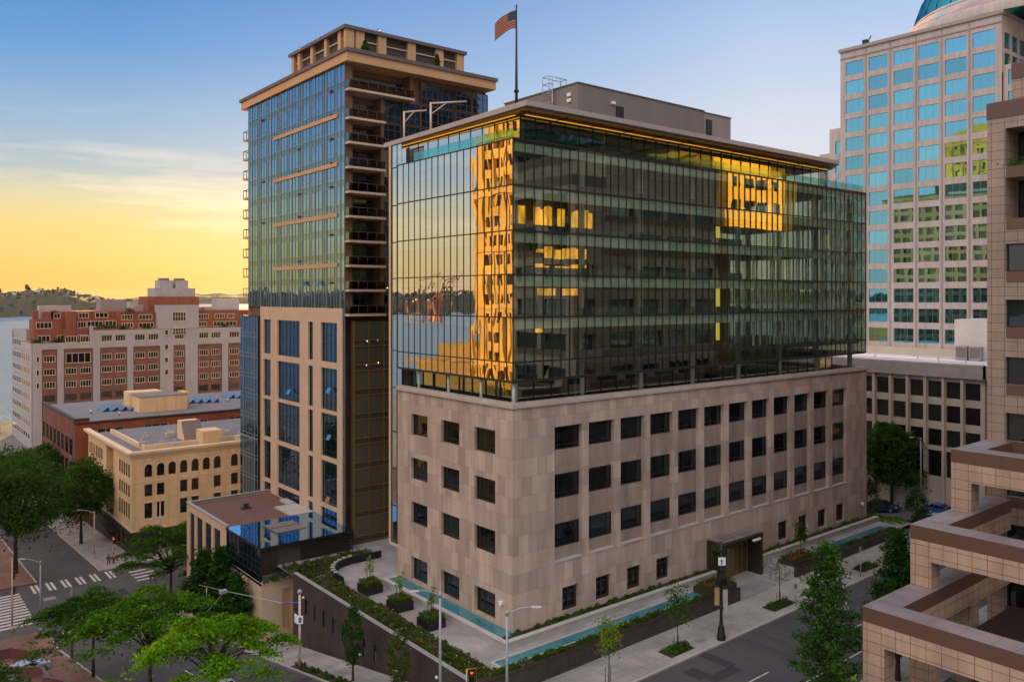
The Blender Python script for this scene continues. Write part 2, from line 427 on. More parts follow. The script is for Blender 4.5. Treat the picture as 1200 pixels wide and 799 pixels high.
# unseen sky above the frame, brightened as added fill light, dimmer overhead
side = ramp(nt, mth('DIVIDE', mth('ADD', mth('MULTIPLY', sp.outputs[0], -.93), mth('MULTIPLY', sp.outputs[1], -.15)), ln_), -.6, 1.)
fill_sky = mixc(nt, side, (.85, .78, .78), (3.6, 3.05, 2.65))
fill_sky = mixc(nt, ramp(nt, zz, .68, .92), fill_sky, (.52, .59, .82))
grad = mixc(nt, ramp(nt, zz, .38, .54), grad, fill_sky)
sc_ = 1 / (.15 * 2 ** EXPO)
grad = mixc(nt, 1., grad, (sc_, sc_, sc_), 'MULTIPLY')
L(nt, mixc(nt, .03, grad, sky.outputs[0]), bg.inputs[0]); bg.inputs[1].default_value = .15
sun = bpy.data.lights.new('sun', 'SUN'); sun.energy = 5.0; sun.angle = rad(.6); sun.color = (1., .58, .20)
so = bpy.data.objects.new('sun', sun); COL.objects.link(so); so.location = (40, 90, 120)
sd = Vector((math.sin(SUN_AZ) * math.cos(SUN_EL), math.cos(SUN_AZ) * math.cos(SUN_EL), math.sin(SUN_EL)))
so.rotation_euler = (-sd).to_track_quat('-Z', 'Y').to_euler()
S.view_settings.view_transform = 'Standard'; S.view_settings.look = 'None'; S.view_settings.gamma = 1
S.view_settings.exposure = EXPO
S.render.engine = 'CYCLES'
cy = S.cycles; cy.use_denoising = True; cy.max_bounces = 7; cy.diffuse_bounces = 3; cy.glossy_bounces = 5
cy.transmission_bounces = 4; cy.transparent_max_bounces = 16; cy.caustics_reflective = False; cy.caustics_refractive = False
cy.sample_clamp_indirect = 6

# ------------------------------------------------------------------ terrain
XB = [-12., 70.]; YB = [-1., 55.5, 86., 200.]
def gz(x, y):
    z = -1.9 + .012 * min(max(x, -12), 70)
    z -= .188 * min(max(y + 1, 0), 56.5)
    z -= .05 * min(max(y - 86, 0), 114)
    if y > 318: z -= min(.4 * (y - 318), 9)
    return z
def cuts(a, b, br): return [a] + [q for q in br if a < q < b] + [b]
def sheet(mb, x0, x1, y0, y1, off, mi=0, skirt=0.):
    xs = cuts(x0, x1, XB); ys = cuts(y0, y1, YB + [318., 340.])
    for i in range(len(xs) - 1):
        for j in range(len(ys) - 1):
            P = [(x, y, gz(x, y) + off) for x, y in ((xs[i], ys[j]), (xs[i + 1], ys[j]), (xs[i + 1], ys[j + 1]), (xs[i], ys[j + 1]))]
            mb.quad(*P, mi)
    if skirt:
        for x in (x0, x1):
            for j in range(len(ys) - 1):
                a = (x, ys[j], gz(x, ys[j]) + off); b = (x, ys[j + 1], gz(x, ys[j + 1]) + off)
                mb.quad(a, b, (b[0], b[1], b[2] - skirt), (a[0], a[1], a[2] - skirt), mi)
        for y in (y0, y1):
            for i in range(len(xs) - 1):
                a = (xs[i], y, gz(xs[i], y) + off); b = (xs[i + 1], y, gz(xs[i + 1], y) + off)
                mb.quad(a, b, (b[0], b[1], b[2] - skirt), (a[0], a[1], a[2] - skirt), mi)
g = MB(); sheet(g, -1500, 2500, -600, 345, -.20); struct('ground', g, 'ground_mix')
g = MB(); sheet(g, -400, 400, -22.5, -10.5, -.14); struct('second_avenue_road', g, 'asphalt')
g = MB(); sheet(g, -26.5, -13.2, -10.5, 63, -.14); sheet(g, -24.5, -16, 84, 300, -.14); struct('hill_street_road', g, 'asphalt')
g = MB(); sheet(g, -400, 400, 63, 84, -.14); struct('first_avenue_road', g, 'asphalt')
g = MB(); sheet(g, 66.5, 80.5, -10.5, 63, -.14); struct('cross_street_road', g, 'asphalt')
g = MB()
sheet(g, -13.2, 66.5, -10.5, -5.4, 0, 0, .2); sheet(g, -13.2, -9.0, -5.4, 63, 0, 0, .2)
sheet(g, -9.0, 66.5, 58, 63, 0, 0, .2); sheet(g, 63.4, 66.5, -5.4, 58, 0, 0, .2)
sheet(g, -16, 120, 84, 90, 0, 0, .2); sheet(g, -16, -9.8, 90, 240, 0, 0, .2)
sheet(g, -26.5, 130, -27, -22.5, 0, 0, .2); sheet(g, 80.5, 84, -10.5, 63, 0, 0, .2); sheet(g, 80.5, 140, -14, -10.5, 0, 0, .2)
struct('pavement', g, 'sidewalk_slab')
g = MB(); sheet(g, -60, -26.5, -10.5, 63, 0, 0, .2); sheet(g, -60, -24.5, 84, 240, 0, 0, .2); struct('brick_pavement', g, 'brick_paver')
# kerbs, painted markings
g = MB()
for y in (-10.5, -22.5):
    for xa, xb in ((-13.2, 66.5),) if y == -10.5 else ((-26.5, 130),):
        xs = cuts(xa, xb, XB)
        s_ = -1 if y == -10.5 else 1
        for i in range(len(xs) - 1):
            a, b = xs[i], xs[i + 1]
            g.poly([(a, y, gz(a, y) + .006), (b, y, gz(b, y) + .006), (b, y - s_ * .22, gz(b, y) + .006), (a, y - s_ * .22, gz(a, y) + .006)])
for x, s_, y0, y1 in ((-13.2, 1, -10., 63), (-26.5, -1, -10., 63), (-16, 1, 84, 200), (-24.5, -1, 84, 200)):
    ys = cuts(y0, y1, YB)
    for i in range(len(ys) - 1):
        a, b = ys[i], ys[i + 1]
        g.poly([(x, a, gz(x, a) + .006), (x, b, gz(x, b) + .006), (x + s_ * .22, b, gz(x + s_ * .22, b) + .006), (x + s_ * .22, a, gz(x + s_ * .22, a) + .006)])
struct('kerb', g, 'coping')
g = MB()
def mark(x0, x1, y0, y1): sheet(g, x0, x1, y0, y1, -.132)
for y in (66.8 + 1.22 * k for k in range(12)): mark(-31.6, -27.3, y, y + .62)         # crossing over the avenue
for x in (-25.6, -23.6, -21.6, -19.6, -17.6, -15.4):                                      # crossings over the hill street
    for d in (0, .62): mark(x + d, x + d + .36, 79.3, 83.2)
for x in (-25.2, -23.2, -21.2, -19.2, -17.2, -15.2):
    for d in (0, .62): mark(x + d, x + d + .36, 58.6, 62.2)
for y in (75.4 + 1.6 * k for k in range(4)): mark(-12.4, -9.2, y, y + .6)
for k in range(20): mark(-60 + k * 8, -57 + k * 8, -16.55, -16.42)
mark(0, 62, -19.62, -19.5)
for y in (2, 10, 18, 26, 34, 42, 50): mark(-19.9, -19.78, y, y + 3)
mark(-17., -16.6, 56.2, 57.8)
for dx in (-.5, 0, .5): mark(33.0 + dx, 33.25 + dx, -13.6, -12.2)
mark(33.6, 35.2, -12.9, -12.5); mark(29, 30.2, -13.4, -13.1); mark(30.6, 31.4, -12.6, -12.3)
struct('road_markings', g, 'road_paint')
g = MB()
rp = random.Random(21)
for k in range(16):
    x_, y_ = (rp.uniform(0, 60), rp.uniform(-21, -12)) if k < 8 else (rp.uniform(-25, -15), rp.uniform(-5, 80))
    l_, w_ = rp.uniform(1.5, 5), rp.uniform(.7, 1.6)
    if k % 2: l_, w_ = w_, l_
    sheet(g, x_, x_ + l_, y_, y_ + w_, -.136)
struct('road_patches', g, 'road_patch')
g = MB(); sheet(g, -25.0, -23.4, 75, 76.4, -.131); sheet(g, 14.8, 16., -9.3, -8.5, .004); sheet(g, -11.9, -10.6, 10.4, 12.2, .004); struct('utility_cover', g, 'steel')
# sea and far shores
g = MB(); g.quad((-9000, 300, -21.5), (9000, 300, -21.5), (9000, 14000, -21.5), (-9000, 14000, -21.5)); struct('water', g, 'sea_water')
def ridge(name, d0, depth, az0, az1, hfun, mat, n=90, rows=6):
    """a headland: rows of terrain between two distances, azimuth from +Y clockwise, seen over the bay"""
    mb = MB(); P = []
    for r in range(rows):
        f = r / (rows - 1)
        row = []
        for i in range(n):
            a = az0 + (az1 - az0) * i / (n - 1)
            d = d0 + depth * f + 60 * math.sin(i * .7 + r)
            h = hfun(a) * math.sin(math.pi * min(f * 1.15 + .0, 1)) ** .6 if 0 < f < 1 else 0
            h *= 1 + .10 * math.sin(i * 1.9 + r * 2.1) + .06 * math.sin(i * .61)
            row.append((camo.location.x + d * math.sin(rad(a)), camo.location.y + d * math.cos(rad(a)), -24 + (3 if 0 < f < 1 else 0) + max(h, 0)))
        P.append(row)
    for r in range(rows - 1):
        for i in range(n - 1): mb.quad(P[r][i], P[r][i + 1], P[r + 1][i + 1], P[r + 1][i])
    return struct(name, mb, mat), P
def h1(a): return (64 + 5 * math.sin(a * .9)) * max(0., min(1, (16.5 - a) / 6.)) ** .7
hill, HP = ridge('headland', 2450, 900, -75, 16.5, h1, 'hill_green', 170)
def h2(a): return 150 * max(0, 1 - abs(a - 26) / 26.)
ridge('far_hill', 6500, 1800, 13, 60, lambda a: (72 + 12 * math.sin(a * .55)) * min(1, (a - 13) / 3), 'hill_green')
ridge('distant_ridge', 10500, 1500, 13, 60, lambda a: (125 + 40 * math.sin(a * .45 + 2)) * min(1, (a - 13) / 5), 'hill_green')
# wood and houses along the headland crest
V = []; T = []
mb = MB()
for k in range(3400):
    i = random.randrange(len(HP[0]) - 1); r = random.choice([0, 1, 1, 2, 2, 2, 3])
    a = Vector(HP[r][i]); b = Vector(HP[r + 1][i + 1]); p = a.lerp(b, random.random())
    if p.z < -19: continue
    h = random.uniform(5, 11) * (1.6 if random.random() < .06 else 1); rr = h * random.uniform(.25, .5)
    n0 = len(mb.v)
    for q in range(2):
        mb.ball((p.x + random.uniform(-6, 6), p.y + random.uniform(-6, 6), p.z + h * .45), rr * random.uniform(.7, 1.1), 6, 0, random.uniform(.8, 1.5))
o = struct('headland_wood', mb, 'hill_green', 'stuff', label='dark wood along the crest of the headland', cat='wood')
mb = MB()
for k in range(150):
    i = random.randrange(len(HP[0]) - 1); r = random.choice([1, 2, 2, 2])
    a = Vector(HP[r][i]); b = Vector(HP[r + 1][i + 1]); p = a.lerp(b, random.random())
    if p.z < 10: continue
    w_, d_, h_ = random.uniform(6, 11), random.uniform(6, 10), random.uniform(4, 7)
    mb.box(p.x, p.y, p.z - 3, p.x + w_, p.y + d_, p.z + h_)
    mb.poly([(p.x, p.y, p.z + h_), (p.x + w_, p.y, p.z + h_), (p.x + w_ / 2, p.y, p.z + h_ + 3)])
struct('headland_houses', mb, 'white_wall', 'stuff', label='pale houses scattered far away on the headland', cat='houses')

# evening air over the bay
c = MB(); c.box(-9200, -900, -40, 9200, 14200, 112); hz_m = bpy.data.materials.new('haze'); hz_m.use_nodes = True; MATS['haze'] = hz_m
hz_m.node_tree.nodes.remove(hz_m.node_tree.nodes['Principled BSDF'])
pv = N(hz_m.node_tree, 'ShaderNodeVolumePrincipled'); pv.inputs['Color'].default_value = (.86, .84, .84, 1); pv.inputs['Density'].default_value = 1.3e-5; pv.inputs['Anisotropy'].default_value = .3
L(hz_m.node_tree, pv.outputs[0], hz_m.node_tree.nodes['Material Output'].inputs['Volume'])
struct('haze', c, 'haze', 'stuff', label='thin evening haze over the bay and city', cat='haze')

# ------------------------------------------------------------------ windows
WM = {}
def win_mesh(key, w, h, cols, trans, fr=.09, glass='dark_glass', frame='dark_frame', depth=.08, two=True):
    """frame ring with bars; the pane is a mesh of its own. Local: x right, z up, -y outward"""
    k = (key, round(w, 2), round(h, 2))
    if k in WM: return WM[k]
    f = MB()
    f.box(0, -depth, 0, fr, 0, h); f.box(w - fr, -depth, 0, w, 0, h); f.box(fr, -depth, 0, w - fr, 0, fr); f.box(fr, -depth, h - fr, w - fr, 0, h)
    for c in cols: f.box(c * w - fr * .35, -depth * .8, fr, c * w + fr * .35, -.005, h - fr)
    for t in trans: f.box(fr, -depth * .7, t * h - fr * .35, w - fr, -.01, t * h + fr * .35)
    p = MB(); p.quad((fr * .5, -.015, fr * .5), (w - fr * .5, -.015, fr * .5), (w - fr * .5, -.015, h - fr * .5), (fr * .5, -.015, h - fr * .5))
    if two: r = (f.mesh('window', frame), p.mesh('pane', glass))
    else:
        n = len(f.v); f.v += p.v; f.f.append(tuple(n + i for i in range(4))); f.m.append(1); f.sm.append(False)
        r = (f.mesh('window', [frame, glass]), None)
    WM[k] = r
    return r
FACE = {'-y': 0., '-x': -math.pi / 2, '+x': math.pi / 2, '+y': math.pi}
def put_window(parent, ms, loc, face, name='window'):
    o = obj(name, ms[0], loc, parent, FACE[face])
    if ms[1] is not None:
        p = bpy.data.objects.new('pane', ms[1]); COL.objects.link(p); p.parent = o; WP[p.name] = Vector(loc)
    return o

# ------------------------------------------------------------------ the stone and glass office building
T = thing('office_building', 'large office block, tan stone below, dark mirrored glass box and golden soffit above', 'office building', (30, 10, -.5))
LX, LY, ZT = 63.3, 20.0, 20.35
mb = MB()
holes = []
bays = [5.07 + 4.48 * k for k in range(12)]
for b in bays: holes.append((b, b + 3.6, 5.4, 18.2, .45))
lows = [6.05, 10.53, 15.0, 19.48, 41.88, 46.36, 50.84, 55.32]
for b in lows: holes.append((b, b + 2.08, .55, 2.85, .55))
mb.facade((0, 0), (1, 0), (0, -1), 0, 27.9, -.5, ZT, holes, .45)
mb.facade((0, 0), (1, 0), (0, -1), 27.9, 35.4, 3.0, ZT, holes, .45)
mb.facade((0, 0), (1, 0), (0, -1), 35.4, LX, -.5, ZT, holes, .45)
spand = []
rows = [(15.92, 18.13), (11.28, 13.6), (6.65, 8.9)]
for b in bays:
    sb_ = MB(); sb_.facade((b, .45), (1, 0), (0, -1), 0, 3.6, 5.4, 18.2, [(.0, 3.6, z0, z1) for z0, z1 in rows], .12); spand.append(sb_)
lh = []
cols = [(2.6, 5.85), (8.35, 11.5), (14.05, 17.2)]
for a, b in cols:
    for z0, z1 in ((15.8, 18.05), (11.12, 13.4), (6.42, 8.72)): lh.append((a, b, z0, z1, .4))
    lh.append((a, b, .45, 2.9, .5))
mb.facade((0, 0), (0, 1), (-1, 0), 0, LY, -.5, ZT, lh, .4)
mb.facade((LX, 0), (0, 1), (1, 0), 0, LY, -2.5, ZT, [], .4)
mb.facade((0, LY), (1, 0), (0, 1), 0, LX, -.5, ZT, [], .4)
mb.quad((.5, .5, 20.2), (LX - .5, .5, 20.2), (LX - .5, LY - .2, 20.2), (.5, LY - .2, 20.2))
part('stone_base', mb, 'stone_panel', T)
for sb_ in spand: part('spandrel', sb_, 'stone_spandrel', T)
mb = MB()      # cornice, sills
for z0, z1, o in ((ZT, 20.62, .22), (20.62, 20.82, .08)):
    mb.box(-o, -o, z0, LX + o, .6, z1); mb.box(-o, .6, z0, .6, LY, z1); mb.box(LX - .6, .6, z0, LX + o, LY, z1)
part('cornice', mb, 'stone_trim', T)
for b in bays:
    s = MB(); s.box(b + .003, -.07, 5.402, b + 3.597, .445, 5.50); part('sill', s, 'coping', T)
wm = win_mesh('base', 3.6, 2.25, [.22, .80], [.2], .1, 'base_glass'); 
for b in bays:
    for z0, z1 in rows: put_window(T, win_mesh('base', 3.6, z1 - z0, [.22, .80], [.2], .1, 'base_glass'), (b, .55, z0), '-y')
for b in lows: put_window(T, win_mesh('low', 2.08, 2.3, [.5], [.72], .26, 'base_glass', 'bronze', .2), (b, .5, .55), '-y')
for a, b in cols:
    for z0, z1 in ((15.8, 18.05), (11.12, 13.4), (6.42, 8.72)): put_window(T, win_mesh('side', b - a, z1 - z0, [.2, .82], [.22], .1, 'base_glass'), (.38, b, z0), '-x')
    put_window(T, win_mesh('door', b - a, 2.45, [.33], [], .14, 'base_glass'), (.45, b, .45), '-x')
# glass box ------------------------------------------------------------
Z0, Z1 = 22.8, 44.8
lines = [22.8, 24.5, 28.6, 32.5, 36.5, 40.6, 44.8]
def curtain_face(O, U, Nn, us, zs, name, tilt, mat='office_glass', par=T):
    mb = MB()
    for i in range(len(us) - 1):
        for j in range(len(zs) - 1):
            d = [random.uniform(-tilt, tilt) for _ in range(4)]
            q = [(us[i], zs[j]), (us[i + 1], zs[j]), (us[i + 1], zs[j + 1]), (us[i], zs[j + 1])]
            mb.quad(*[(O[0] + U[0] * u + Nn[0] * d[k], O[1] + U[1] * u + Nn[1] * d[k], z) for k, (u, z) in enumerate(q)])
    return part(name, mb, mat, par)
def mullions(O, U, Nn, us, zs, name, w=.055, dp=.09, hw=.13, hd=.14, mat='dark_frame', par=T, off=.012):
    mb = MB()
    def B(u0, u1, z0, z1, d0, d1):
        xs = sorted((O[0] + U[0] * u0 + Nn[0] * d0, O[0] + U[0] * u1 + Nn[0] * d1)); ys = sorted((O[1] + U[1] * u0 + Nn[1] * d0, O[1] + U[1] * u1 + Nn[1] * d1))
        mb.box(xs[0], ys[0], z0, xs[1], ys[1], z1)
    for u in us: B(u - w / 2, u + w / 2, zs[0], zs[-1], off, dp)
    for z in zs: B(us[0], us[-1], z - hw / 2, z + hw / 2, off - .002, hd)
    return part(name, mb, mat, par)
ux = [0, 1.4] + [1.4 + 1.12 * k for k in range(1, 55)] + [LX - .3]
ux = [u for u in ux[:-1] if u < LX - .6] + [LX - .3]
uy = [.0] + [.9 + 1.12 * k for k in range(0, 17)] + [20.0]
curtain_face((0, 0), (1, 0), (0, -1), ux, lines, 'avenue_glass', .0035)
mullions((0, 0), (1, 0), (0, -1), ux, lines, 'avenue_mullions')
curtain_face((0, 0), (0, 1), (-1, 0), uy, lines, 'street_glass', .0022, 'street_glass')
mullions((0, 0), (0, 1), (-1, 0), uy, lines, 'street_mullions', .04, .05, .1, .08)
curtain_face((LX - .3, 0), (0, 1), (1, 0), [2.24 * k for k in range(9)] + [20], lines, 'end_glass', .003)
mullions((LX - .3, 0), (0, 1), (1, 0), [2.24 * k for k in range(9)] + [20], lines, 'end_mullions')
curtain_face((0, 20), (1, 0), (0, 1), [0 + 4.48 * k for k in range(14)] + [LX - .3], lines, 'rear_glass', .003)
# interior: slabs, shadow boxes, columns, core, blinds
mb = MB()
for z in lines[1:-1]: mb.box(.5, .6, z - .45, LX - .9, 19.6, z - .05)
mb.box(.06, .06, 22.62, LX - .35, 19.9, 22.78); mb.box(.06, .06, 44.5, LX - .35, 19.9, 44.74)
part('floor_slabs', mb, 'slab_dark', T)
mb = MB()
for z in lines[2:]:
    mb.box(.35, .12, z - 1.08, LX - .8, .5, z - .16); mb.box(.30, .6, z - .95, .52, 19.5, z - .2)
part('ceiling_bulkheads', mb, 'ceiling_grey', T)
mb = MB()
for z in lines[1:-1]:
    mb.box(.9, 1.1, z, 36, 1.25, z + .75, 0)
part('window_cabinets', mb, 'office_core', T)
for i in range(8):
    for j, y in enumerate((1.6, 18.2)):
        if i == 0 and j == 1: continue
        c = MB(); c.tube([(1.5 + 8.6 * i, y, 20.22), (1.5 + 8.6 * i, y, 44.5)], .32, 12); part('column', c, 'column_grey', T)
mb = MB(); mb.box(14, 8.2, 20.22, 40, 12.5, 44.49); mb.box(5.5, 5.8, 24.51, 14, 6., 43.9); mb.box(40, 10, 24.51, 46, 10.2, 36.0); part('core_walls', mb, 'office_core', T)
mb = MB()
for k, z in enumerate(lines[1:-1]):
    for i in range(34):
        x = 38 + i * .72
        if random.random() < (.30 if k > 2 else .15): continue
        mb.box(x, 1.0, z + .1, x + random.choice((.18, .3, .42)), 1.04, lines[k + 2] - 1.1)
part('vertical_blinds', mb, 'blind', T, label='pale vertical blinds behind the glass at the far end')
MATS['lamp_warm'] = None
emis('lamp_warm', (1., .62, .18), 3.0); emis('lamp_green', (.9, .66, .08), .5); emis('lamp_white', (1., .9, .7), 3.)
for (x, y, z, a, b, h) in ((35.2, 4.2, 37.4, .1, 1.6, 1.6), (35.2, 4.2, 29.3, .1, 1.6, 2.6), (35.2, 4.2, 25.2, .1, 1.5, 2.4), (58, 3, 37.2, .08, 2, 1.8)):
    c = MB(); c.box(x, y, z, x + b * .45, y + a, z + h); part('stair_lamp', c, 'lamp_green', T)
for (x, z) in ((40, 35.95), (40.5, 31.9), (41, 36.0)):
    c = MB(); c.box(x, 1.5, z - .05, x + 5, 1.8, z); part('ceiling_lamp', c, 'lamp_warm', T)
def reflection_glow():  # glowing gold added indoors to imitate a sunlit facade reflected in the glass
    m, nt, b = nodes('reflection_glow')
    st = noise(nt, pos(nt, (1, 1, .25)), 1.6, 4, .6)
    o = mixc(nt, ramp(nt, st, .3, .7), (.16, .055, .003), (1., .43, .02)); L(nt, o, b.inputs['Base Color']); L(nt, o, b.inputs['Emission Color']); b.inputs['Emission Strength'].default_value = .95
reflection_glow()
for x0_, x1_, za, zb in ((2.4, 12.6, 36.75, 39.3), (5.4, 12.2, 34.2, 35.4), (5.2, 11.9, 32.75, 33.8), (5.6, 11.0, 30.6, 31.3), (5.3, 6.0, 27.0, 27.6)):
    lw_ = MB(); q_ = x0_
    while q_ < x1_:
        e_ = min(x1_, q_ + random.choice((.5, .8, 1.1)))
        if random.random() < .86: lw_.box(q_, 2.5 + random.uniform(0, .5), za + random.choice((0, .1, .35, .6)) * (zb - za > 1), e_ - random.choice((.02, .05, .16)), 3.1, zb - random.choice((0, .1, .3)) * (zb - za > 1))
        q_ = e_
    part('reflection_panel', lw_, 'reflection_glow', T, label='glowing gold panels added behind the glass as a sunlit reflection')
# open storey between the stone and the glass box
rx = [1.5 + 2.24 * k for k in range(25)] + [56.8]; ry = [1.5 + 2.24 * k for k in range(9)]
curtain_face((0, 1.5), (1, 0), (0, -1), rx, [20.22, 22.6], 'terrace_glass', .003)
mullions((0, 1.5), (1, 0), (0, -1), rx, [20.3, 22.5], 'terrace_mullions', .08)
curtain_face((1.5, 0), (0, 1), (-1, 0), ry, [20.22, 22.6], 'terrace_side_glass', .003)
mullions((1.5, 0), (0, 1), (-1, 0), ry, [20.3, 22.5], 'terrace_side_mullions', .08)
mb = MB(); mb.box(6, 9, 20.22, 42, 9.3, 22.6); part('lobby_wall', mb, 'office_core', T)
for k in range(7):
    c = MB(); c.tube([(.55 if k < 1 else .55 + 8.96 * k, .55 if k < 1 else 1.9, 20.22), (.55 if k < 1 else .55 + 8.96 * k, .55 if k < 1 else 1.9, 22.62)], .16, 10); part('post', c, 'column_grey', T)
for y in (5.5, 11, 16.5):
    c = MB(); c.tube([(.55, y, 20.22), (.55, y, 22.62)], .16, 10); part('post', c, 'column_grey', T)
# narrow glass return at the left end
zs = [3.2, 7.3, 11.4, 15.5, 20.4] + lines[1:] + [47.34]
curtain_face((.6, 0), (0, 1), (-1, 0), [20.05, 21.1, 22.25], zs, 'return_glass', .003, 'street_glass')
mullions((.6, 0), (0, 1), (-1, 0), [20.05, 21.1, 22.25], zs, 'return_mullions', .04, .05, .1, .07)
mb = MB(); mb.box(.45, 22.26, 2.9, 1.3, 22.62, 47.34); mb.box(.5, 20.02, 2.8, 3, 22.25, 3.15); part('edge_post', mb, 'tan_frame', T)
mb = MB(); mb.box(1.5, 20.3, 3.2, 6, 22.2, 44.7); part('return_core', mb, 'office_core', T)
# set-back top storey, balustrade, roof slab
PX1 = 55.4
px = [2 + 1.9 * k for k in range(29)]; px = [u for u in px if u < PX1 - .5] + [PX1]
curtain_face((0, 1.4), (1, 0), (0, -1), px, [44.82, 47.35], 'attic_glass', .004)
mullions((0, 1.4), (1, 0), (0, -1), px, [44.85, 47.3], 'attic_mullions', .05)
py = [1.4 + 1.95 * k for k in range(11)] + [22.7]
curtain_face((2, 0), (0, 1), (-1, 0), py, [44.82, 47.35], 'attic_side_glass', .003, 'street_glass')
mullions((2, 0), (0, 1), (-1, 0), py, [44.85, 47.3], 'attic_side_mullions', .05, .05, .08, .06)
mb = MB(); mb.box(8, 7, 44.76, 44, 14, 47.35); part('attic_core', mb, 'office_core', T)
mb = MB(); mb.box(2.1, 1.5, 47.28, 55.3, 20.5, 47.315); part('attic_ceiling', mb, 'slab_dark', T)
mb = MB()
for k in range(27): mb.box(44.5 + .42 * k, 18.9, 44.8, 44.5 + .42 * k + .1, 19., 47.3)
part('attic_screen', mb, 'blind', T)
for k in range(5):
    c = MB(); c.tube([(3.2 + 11 * k, 2.6, 44.76), (3.2 + 11 * k, 2.6, 47.35)], .22, 10); part('column', c, 'column_grey', T)
mb = MB(); mb.box(.3, .3, 44.86, LX - .4, .33, 45.85); part('balustrade', mb, 'rail_glass', T)
mb = MB(); mb.box(.3, .34, 44.86, .33, 17.2, 45.85); part('side_balustrade', mb, 'clear_glass', T)
mb = MB()
rc = [(.31, -1.6), (52.7, -1.9), (56.2, 1.2), (56.2, 21), (.95, 24.6)]
mb.prism(rc, 47.52, 48.0); part('roof_slab', mb, ['roof_edge'], T)
mb = MB(); rs = [(.8, -.75), (52.0, -1.0), (55.5, 1.3), (55.5, 20.6), (1.4, 23.9)]
mb.prism(rs, 47.36, 47.515, 0); part('soffit', mb, ['soffit'], T, label='golden soffit below the roof edge')
mb = MB()
for k in range(12): mb.box(1.5 + 4.6 * k, -.7, 47.30, 1.6 + 4.6 * k, 1.3, 47.358)
mb.box(.8, -.2, 47.31, 54, -.05, 47.355)
part('soffit_fins', mb, 'dark_frame', T)
emis('soffit_glow', (1., .50, .06), .34)  # added glow standing in for gold light reflected up from the glass
for nm_, bx in (('bounce_strip', (2.2, .75, 47.32, 54.6, .95, 47.352)), ('bounce_strip', (1.45, 1.6, 47.32, 1.65, 23.0, 47.352))):
    part(nm_, MB().box(*bx), 'soffit_glow', T, label='glowing gold strip added for light reflected onto the soffit')
mb = MB(); mb.box(13.4, 5.6, 48.005, 34.6, 18, 53.1); part('plant_room', mb, 'mech_wall', T)
mb = MB(); mb.box(34.6, 5.9, 48.005, 40.4, 17.5, 53.05); part('plant_room_end', mb, 'mech_light', T)
mb = MB(); mb.box(13.3, 5.5, 53.1, 34.7, 18.1, 53.22); mb.box(34.7, 5.8, 53.05, 40.5, 17.6, 53.17); part('plant_cap', mb, 'roof_cap', T)
for x, z in ((19.2, 49.4), (35.4, 50.2)):
    c = MB(); c.box(x, 5.45 if x < 30 else 5.8, z, x + 1.1, 5.62 if x < 30 else 5.95, z + 2.1); part('roof_door', c, 'dark_frame', T)
for y, z in ((6.6, 51.9), (6.6, 51.3)):
    c = MB(); c.box(13.2, y, z, 13.42, y + .5, z + .35); part('wall_lamp', c, 'white_paint', T)
c = MB(); c.box(18.4, 5.35, 51.6, 18.9, 5.62, 51.9); part('wall_lamp', c, 'white_paint', T)
# entrance portal
P_ = MB(); zf = -1.53
P_.box(27.9, -2.2, zf, 28.3, .02, 3.05); P_.box(35.0, -2.2, zf, 35.4, .02, 3.05); P_.box(27.9, -2.25, 3.05, 35.4, .02, 3.30)
P_.box(28.3, -.25, 2.2, 35.0, .0, 3.05)
portal = part('entrance_portal', P_, 'bronze', T)
s = MB(); s.box(28.2, -2.0, 3.305, 35.2, -.05, 3.36); s.box(29.4, -1.4, 3.362, 31, -.6, 3.5); s.box(32.4, -1.3, 3.362, 34, -.5, 3.46); part('portal_roof', s, 'granite_top', portal)
for x in (28.9, 31.0, 33.1):
    f = win_mesh('lobby', 1.9, 3.6, [.5], [.72], .1, 'bronze_glass', 'gold_mullion', .1); o = put_window(portal, f, (x, -.3, zf), '-y', 'door')
s = MB(); s.box(33.2, -2.5, 2.72, 34.6, -2.27, 2.9); part('canopy_lamp', s, 'white_paint', portal)
mb = MB(); mb.quad((28.3, .6, -1.6), (35, .6, -1.6), (35, .6, 3), (28.3, .6, 3)); part('lobby_back', mb, 'office_core', T)
for x, y, z in ((-.18, 1.55, 2.3), (61.9, -.18, 1.9)):
    c = MB(); c.box(x - .14, y - .14, z, x + .16, y + .16, z + .28); c.tube([(x, y, z + .1), (x - .25, y - .25, z + .02)], .07, 8); part('security_camera', c, 'white_paint', T)

# things on its roof ----------------------------------------------------
def davit(loc, label, L_=3.0):
    t = thing('roof_davit', label, 'davit', loc, 'davit arms on the roof edge')
    c = MB(); x, y, z = loc; c.tube([(x, y, z), (x, y, z + 3.6)], .11, 8); part('mast', c, 'davit_paint', t)
    c = MB(); c.tube([(x, y, z + 3.5), (x + .8 * L_, y - .6 * L_, z + 3.75)], [.10, .07], 8); part('boom', c, 'davit_paint', t)
    c = MB(); c.tube([(x, y, z + 2.3), (x + .35 * L_, y - .25 * L_, z + 3.55)], .06, 8); part('brace', c, 'davit_paint', t)
davit((2.6, 22.9, 48.), 'shorter pale davit arm near the left end of the roof', 2.6)
davit((2.6, 17.4, 48.), 'longer pale davit arm nearer the middle of the roof edge', 3.9)
t = thing('flag_pole', 'tall dark flag pole with ball joint standing on the office roof', 'flag pole', (5.0, 5.6, 48.))
c = MB(); c.tube([(5, 5.6, 48), (5, 5.6, 51.6), (5, 5.6, 59.35)], [.16, .14, .07], 10); part('pole', c, 'black_iron', t)
c = MB(); c.ball((5, 5.6, 50.9), .26, 10); part('collar', c, 'black_iron', t)
c = MB(); c.ball((5, 5.6, 59.42), .12, 10); part('finial', c, 'gold_mullion', t)
plain('flag_red', (.30, .02, .012), .8, var=.1); plain('flag_white', (.30, .22, .16), .8, var=.08); plain('flag_blue', (.012, .016, .07), .8, var=.1)
